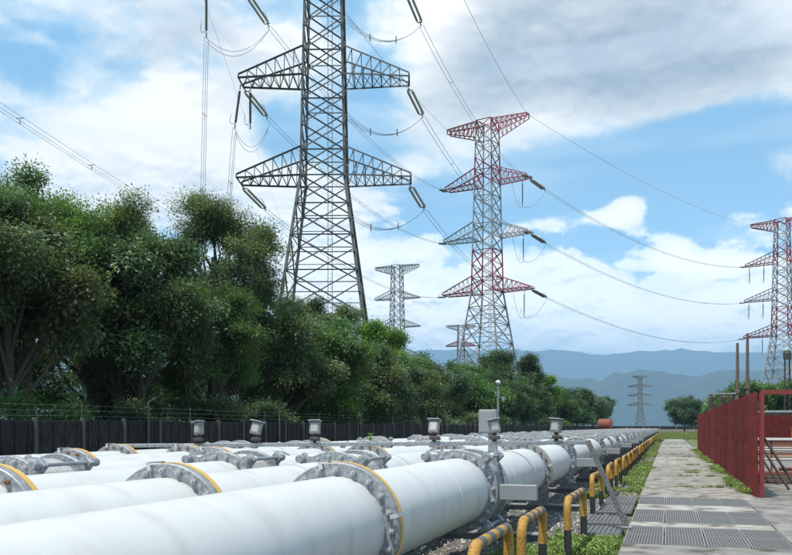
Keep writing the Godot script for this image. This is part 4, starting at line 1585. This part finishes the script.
# ------------------------------------------------------------------ things far away
func far_things() -> void:
	var st := start()
	var wall := thing("parapet_wall", "long low white wall across the far end of the pipes", "wall", at(0, GROUND_Y, 272.0))
	for k in 14:
		st = start()
		bevel_box(st, Vector3(-92.0 + k * 12.0, 0.48, 0), Vector3(11.96, 0.96, 0.3), 0.03)
		part("wall_section", st.commit(), M.concrete_pale, wall)
	var df := thing("mesh_fence", "dark low fence running behind the far white wall", "fence", at(0, GROUND_Y, 280.0))
	for k in 30:
		st = start()
		bevel_box(st, Vector3(-95.0 + k * 5.0, 1.0, 0), Vector3(4.9, 2.0, 0.06), 0.01)
		part("panel", st.commit(), M.dark_panel_1, df)
	# camera pole
	var pole := thing("camera_pole", "slim grey pole with a white dome head beside the wood", "pole", at(-13.9, GROUND_Y, 72.2))
	st = start()
	tube(st, line(Vector3.ZERO, Vector3(0, 5.3, 0)), 0.10, 0.075, 10, true)
	part("shaft", st.commit(), M.galvanised, pole)
	st = start()
	lathe(st, [Vector2(0.001, 0.22), Vector2(0.16, 0.16), Vector2(0.24, 0.0), Vector2(0.16, -0.16), Vector2(0.001, -0.22)], 16)
	var dome := part("dome", st.commit(), M.lamp_white, pole, Vector3(0, 5.55, 0))
	dome.rotation.x = PI / 2
	st = start()
	box(st, Vector3(0.25, 4.3, 0), Vector3(0.5, 0.06, 0.06))
	box(st, Vector3(0.45, 4.15, 0), Vector3(0.2, 0.3, 0.25))
	part("side_bracket", st.commit(), M.galvanised, pole)
	# rusty tank
	var tank := thing("storage_tank", "rust red horizontal storage tank on stands beyond the pipes", "tank", at(-10.6, GROUND_Y, 154.0))
	st = start()
	lathe(st, [Vector2(0.001, 1.25), Vector2(0.5, 1.22), Vector2(0.85, 1.08), Vector2(0.95, 0.95), Vector2(0.95, -0.95), Vector2(0.85, -1.08), Vector2(0.5, -1.22), Vector2(0.001, -1.25)], 28)
	var sh := part("shell", st.commit(), M.rust_red, tank, Vector3(0, 2.2, 0))
	sh.rotation.y = PI / 2 - 0.2
	for x in [-0.7, 0.7]:
		st = start()
		box(st, Vector3(x, 0.7, 0), Vector3(0.2, 1.4, 1.2))
		part("stand", st.commit(), M.concrete_dull, tank)
	# gantry columns behind the yard
	for k in 2:
		var o := thing("gantry_column", ["rusty leaning gantry column, the shorter of the pair behind the yard", "rusty gantry column, the taller of the pair behind the yard"][k], "column", at([8.55, 9.75][k], GROUND_Y, 118.3), "gantry columns behind the yard")
		var h: float = [12.6, 13.8][k]
		st = start()
		tube(st, line(Vector3.ZERO, Vector3(0, h, 0)), 0.27, 0.17, 12, true)
		part("shaft", st.commit(), M.rusty_column, o)
		st = start()
		tube(st, line(Vector3(0.95 if k else -0.8, 0, 0.2), Vector3(0.05 if k else -0.05, h * 0.5, 0)), 0.20, 0.15, 10, true)
		part("raking_leg", st.commit(), M.rusty_column, o)
		st = start()
		bevel_box(st, Vector3(0, h * 0.5, 0), Vector3(0.62, 0.5, 0.62), 0.05)
		part("collar", st.commit(), M.rusty_column, o)
	for k in 3:
		var o := thing("equipment_stand", "squat grey equipment stand with insulator caps behind the red hoarding", "equipment", at([4.35, 5.35, 6.3][k], GROUND_Y, 96.0), "equipment stands behind the hoarding")
		st = start()
		tube(st, line(Vector3.ZERO, Vector3(0, 3.7, 0)), 0.30, 0.28, 10, true)
		part("pedestal", st.commit(), M.concrete_dull, o)
		st = start()
		for j in 6:
			tube(st, line(Vector3(0, 3.7 + j * 0.22, 0), Vector3(0, 3.82 + j * 0.22, 0)), 0.36, 0.30, 12, true)
		tube(st, line(Vector3(0, 3.7, 0), Vector3(0, 5.2, 0)), 0.18, 0.18, 8, true)
		part("insulator_stack", st.commit(), M.rusty_column, o)
		st = start()
		box(st, Vector3(0.0, 5.25, 0), Vector3(1.0, 0.14, 0.4))
		part("cap_beam", st.commit(), M.galvanised, o)
	var lat := thing("signal_mast", "dark slim lattice mast with a rounded top behind the red yard", "mast", at(12.0, GROUND_Y, 98.3))
	for sx in [-1.0, 1.0]:
		for sz in [-1.0, 1.0]:
			bar("leg", Vector3(sx * 0.28, 0, sz * 0.28), Vector3(sx * 0.22, 9.2, sz * 0.22), 0.09, M.dark_steel, lat)
	for k in 13:
		var y := k * 0.7
		bar("brace", Vector3(-0.27, y, 0.27), Vector3(0.27, y + 0.7, 0.27), 0.05, M.dark_steel, lat)
		bar("brace", Vector3(0.27, y, 0.27), Vector3(0.27, y + 0.7, -0.27), 0.05, M.dark_steel, lat)
	st = start()
	lathe(st, [Vector2(0.001, 0.5), Vector2(0.3, 0.4), Vector2(0.42, 0.1), Vector2(0.40, -0.5)], 14)
	var cap := part("head", st.commit(), M.dark_steel, lat, Vector3(0, 9.4, 0))
	cap.rotation.x = -PI / 2
	# low building strip behind the yard wall
	var shed := thing("low_building", "low pale concrete building strip showing above the yard's far wall", "building", at(15.0, GROUND_Y, 92.0))
	st = start()
	bevel_box(st, Vector3(0, 1.55, 0), Vector3(18.0, 3.1, 5.0), 0.05)
	part("wall", st.commit(), M.concrete_dull, shed)
	st = start()
	bevel_box(st, Vector3(0, 3.2, 0), Vector3(18.6, 0.22, 5.6), 0.03)
	part("roof", st.commit(), M.galvanised, shed)


# ------------------------------------------------------------------ grass and weeds
func tuft(seed_: int, n: int, h: float, wide: bool) -> ArrayMesh:
	var rng := RandomNumberGenerator.new()
	rng.seed = seed_
	var st := start()
	for k in n:
		var p := Vector3(rng.randf_range(-0.09, 0.09), 0, rng.randf_range(-0.09, 0.09))
		var a := rng.randf() * TAU
		var t := rng.randf_range(0.7, 1.3)
		var c := Color(t, t, t)
		if wide and k % 3 == 0:
			leaf(st, p + Vector3(0, rng.randf() * h * 0.6, 0), Vector3(cos(a), rng.randf_range(0.1, 0.8), sin(a)).normalized(), 0.055 * t, 0.028 * t, c)
		else:
			leaf(st, p, Vector3(cos(a) * 0.6, 1.0, sin(a) * 0.6).normalized(), h * rng.randf_range(0.35, 1.1), 0.011, c)
	return st.commit()


func scatter(called: String, label: String, spots: Array, mesh: ArrayMesh, tone: Color, seed_: int) -> void:
	var rng := RandomNumberGenerator.new()
	rng.seed = seed_
	var mm := MultiMesh.new()
	mm.transform_format = MultiMesh.TRANSFORM_3D
	mm.use_colors = true
	mm.mesh = mesh
	mm.instance_count = spots.size()
	for k in spots.size():
		var b := Basis(Vector3.UP, rng.randf() * TAU).scaled(Vector3.ONE * spots[k][1])
		mm.set_instance_transform(k, Transform3D(b, spots[k][0]))
		var t := rng.randf_range(0.7, 1.3)
		mm.set_instance_color(k, Color(tone.r * t * rng.randf_range(0.85, 1.25), tone.g * t, tone.b * t))
	var mi := MultiMeshInstance3D.new()
	mi.name = called
	mi.multimesh = mm
	mi.material_override = M.grass
	mi.set_meta("kind", "stuff")
	tag(mi, label, "grass")
	add_child(mi)


func weeds() -> void:
	var rng := RandomNumberGenerator.new()
	rng.seed = 77
	var n := FastNoiseLite.new()
	n.seed = 3
	n.frequency = 0.35
	var low := tuft(1, 34, 0.15, true)
	var tall := tuft(2, 30, 0.30, false)
	# green patch around the near hoops
	var a := []
	for k in 3800:
		var d := rng.randf_range(6.5, 13.2)
		var x := rng.randf_range(-2.2, -0.72)
		if n.get_noise_2d(x * 2.0, d) + 0.25 * (1.0 if x > -1.6 else -1.0) > rng.randf_range(-0.1, 0.35):
			a.append([at(x, GROUND_Y, d), rng.randf_range(0.4, 1.1)])
	scatter("grass_patch", "bright green weeds around the feet of the near striped hoops", a, low, Color(0.155, 0.245, 0.055), 1)
	# verge left of the path
	a = []
	for k in 7000:
		var d := 20.8 + 100.0 * pow(rng.randf(), 1.6)
		var x := rng.randf_range(-1.9, -0.55)
		var v := n.get_noise_2d(x * 1.5, d * 0.7)
		if v > rng.randf_range(-0.15, 0.4):
			a.append([at(x, GROUND_Y, d), rng.randf_range(0.5, 1.1) * (1.0 + 1.4 * maxf(v, 0.0))])
	scatter("grass_verge", "green weedy verge between the path and the long row of hoops", a, low, Color(0.165, 0.24, 0.06), 2)
	# foot of the hoarding
	a = []
	for k in 900:
		var d := 21.8 + 40.0 * rng.randf()
		var x := 1.88 - absf(rng.randfn()) * 0.14
		if n.get_noise_2d(9.0, d * 0.8) > rng.randf_range(-0.2, 0.3):
			a.append([at(x, 0.0, d), rng.randf_range(0.6, 1.5)])
	scatter("fence_weeds", "weeds growing along the foot of the red hoarding", a, low, Color(0.16, 0.24, 0.06), 3)
	# tufts in the joints of the path
	a = []
	for j in [[24.0, 0.6, 0.5], [24.05, 1.2, 0.25], [29.2, 0.4, 0.6], [29.2, 1.3, 0.35], [31.5, 0.75, 0.3], [33.0, 0.9, 0.5], [38.0, 0.9, 0.5], [43.0, 0.5, 0.6], [48.0, 1.0, 0.5], [53.0, 0.4, 0.7], [70.0, 0.6, 1.0], [82.0, 0.6, 1.0], [94.0, 0.6, 1.0]]:
		for k in 26:
			a.append([at(j[1] + rng.randfn() * j[2] * 0.4, -0.01, j[0] + rng.randfn() * 0.12), rng.randf_range(0.25, 0.75)])
	for d in [24.0, 29.2, 33.0, 38.0, 43.0, 48.0, 53.0, 58.0, 70.0, 76.0, 82.0, 88.0, 94.0, 100.0]:
		for k in 60:
			a.append([at(rng.randf_range(-0.6, 1.85), -0.05, d + rng.randfn() * 0.05), rng.randf_range(0.15, 0.6)])
	scatter("path_weeds", "weed tufts growing out of the joints of the concrete path", a, low, Color(0.16, 0.23, 0.06), 4)
	# rough field past the end of the path
	a = []
	for k in 5000:
		var d := rng.randf_range(100.0, 262.0)
		var x := rng.randf_range(-3.0, 12.0) if d > 118.0 else rng.randf_range(-1.8, -0.6)
		a.append([at(x, GROUND_Y, d), rng.randf_range(1.0, 2.4)])
	scatter("field_grass", "rough grass of the field past the end of the path", a, tall, Color(0.16, 0.21, 0.06), 5)
	# sparse weeds under the pipes
	a = []
	for k in 500:
		var d := rng.randf_range(7.0, 40.0)
		var x := rng.randf_range(-4.5, -1.3)
		if n.get_noise_2d(x * 1.5, d + 40.0) > 0.12:
			a.append([at(x, GROUND_Y, d), rng.randf_range(0.4, 1.0)])
	scatter("gravel_weeds", "sparse weeds growing in the gravel under the pipes", a, low, Color(0.155, 0.245, 0.055), 6)
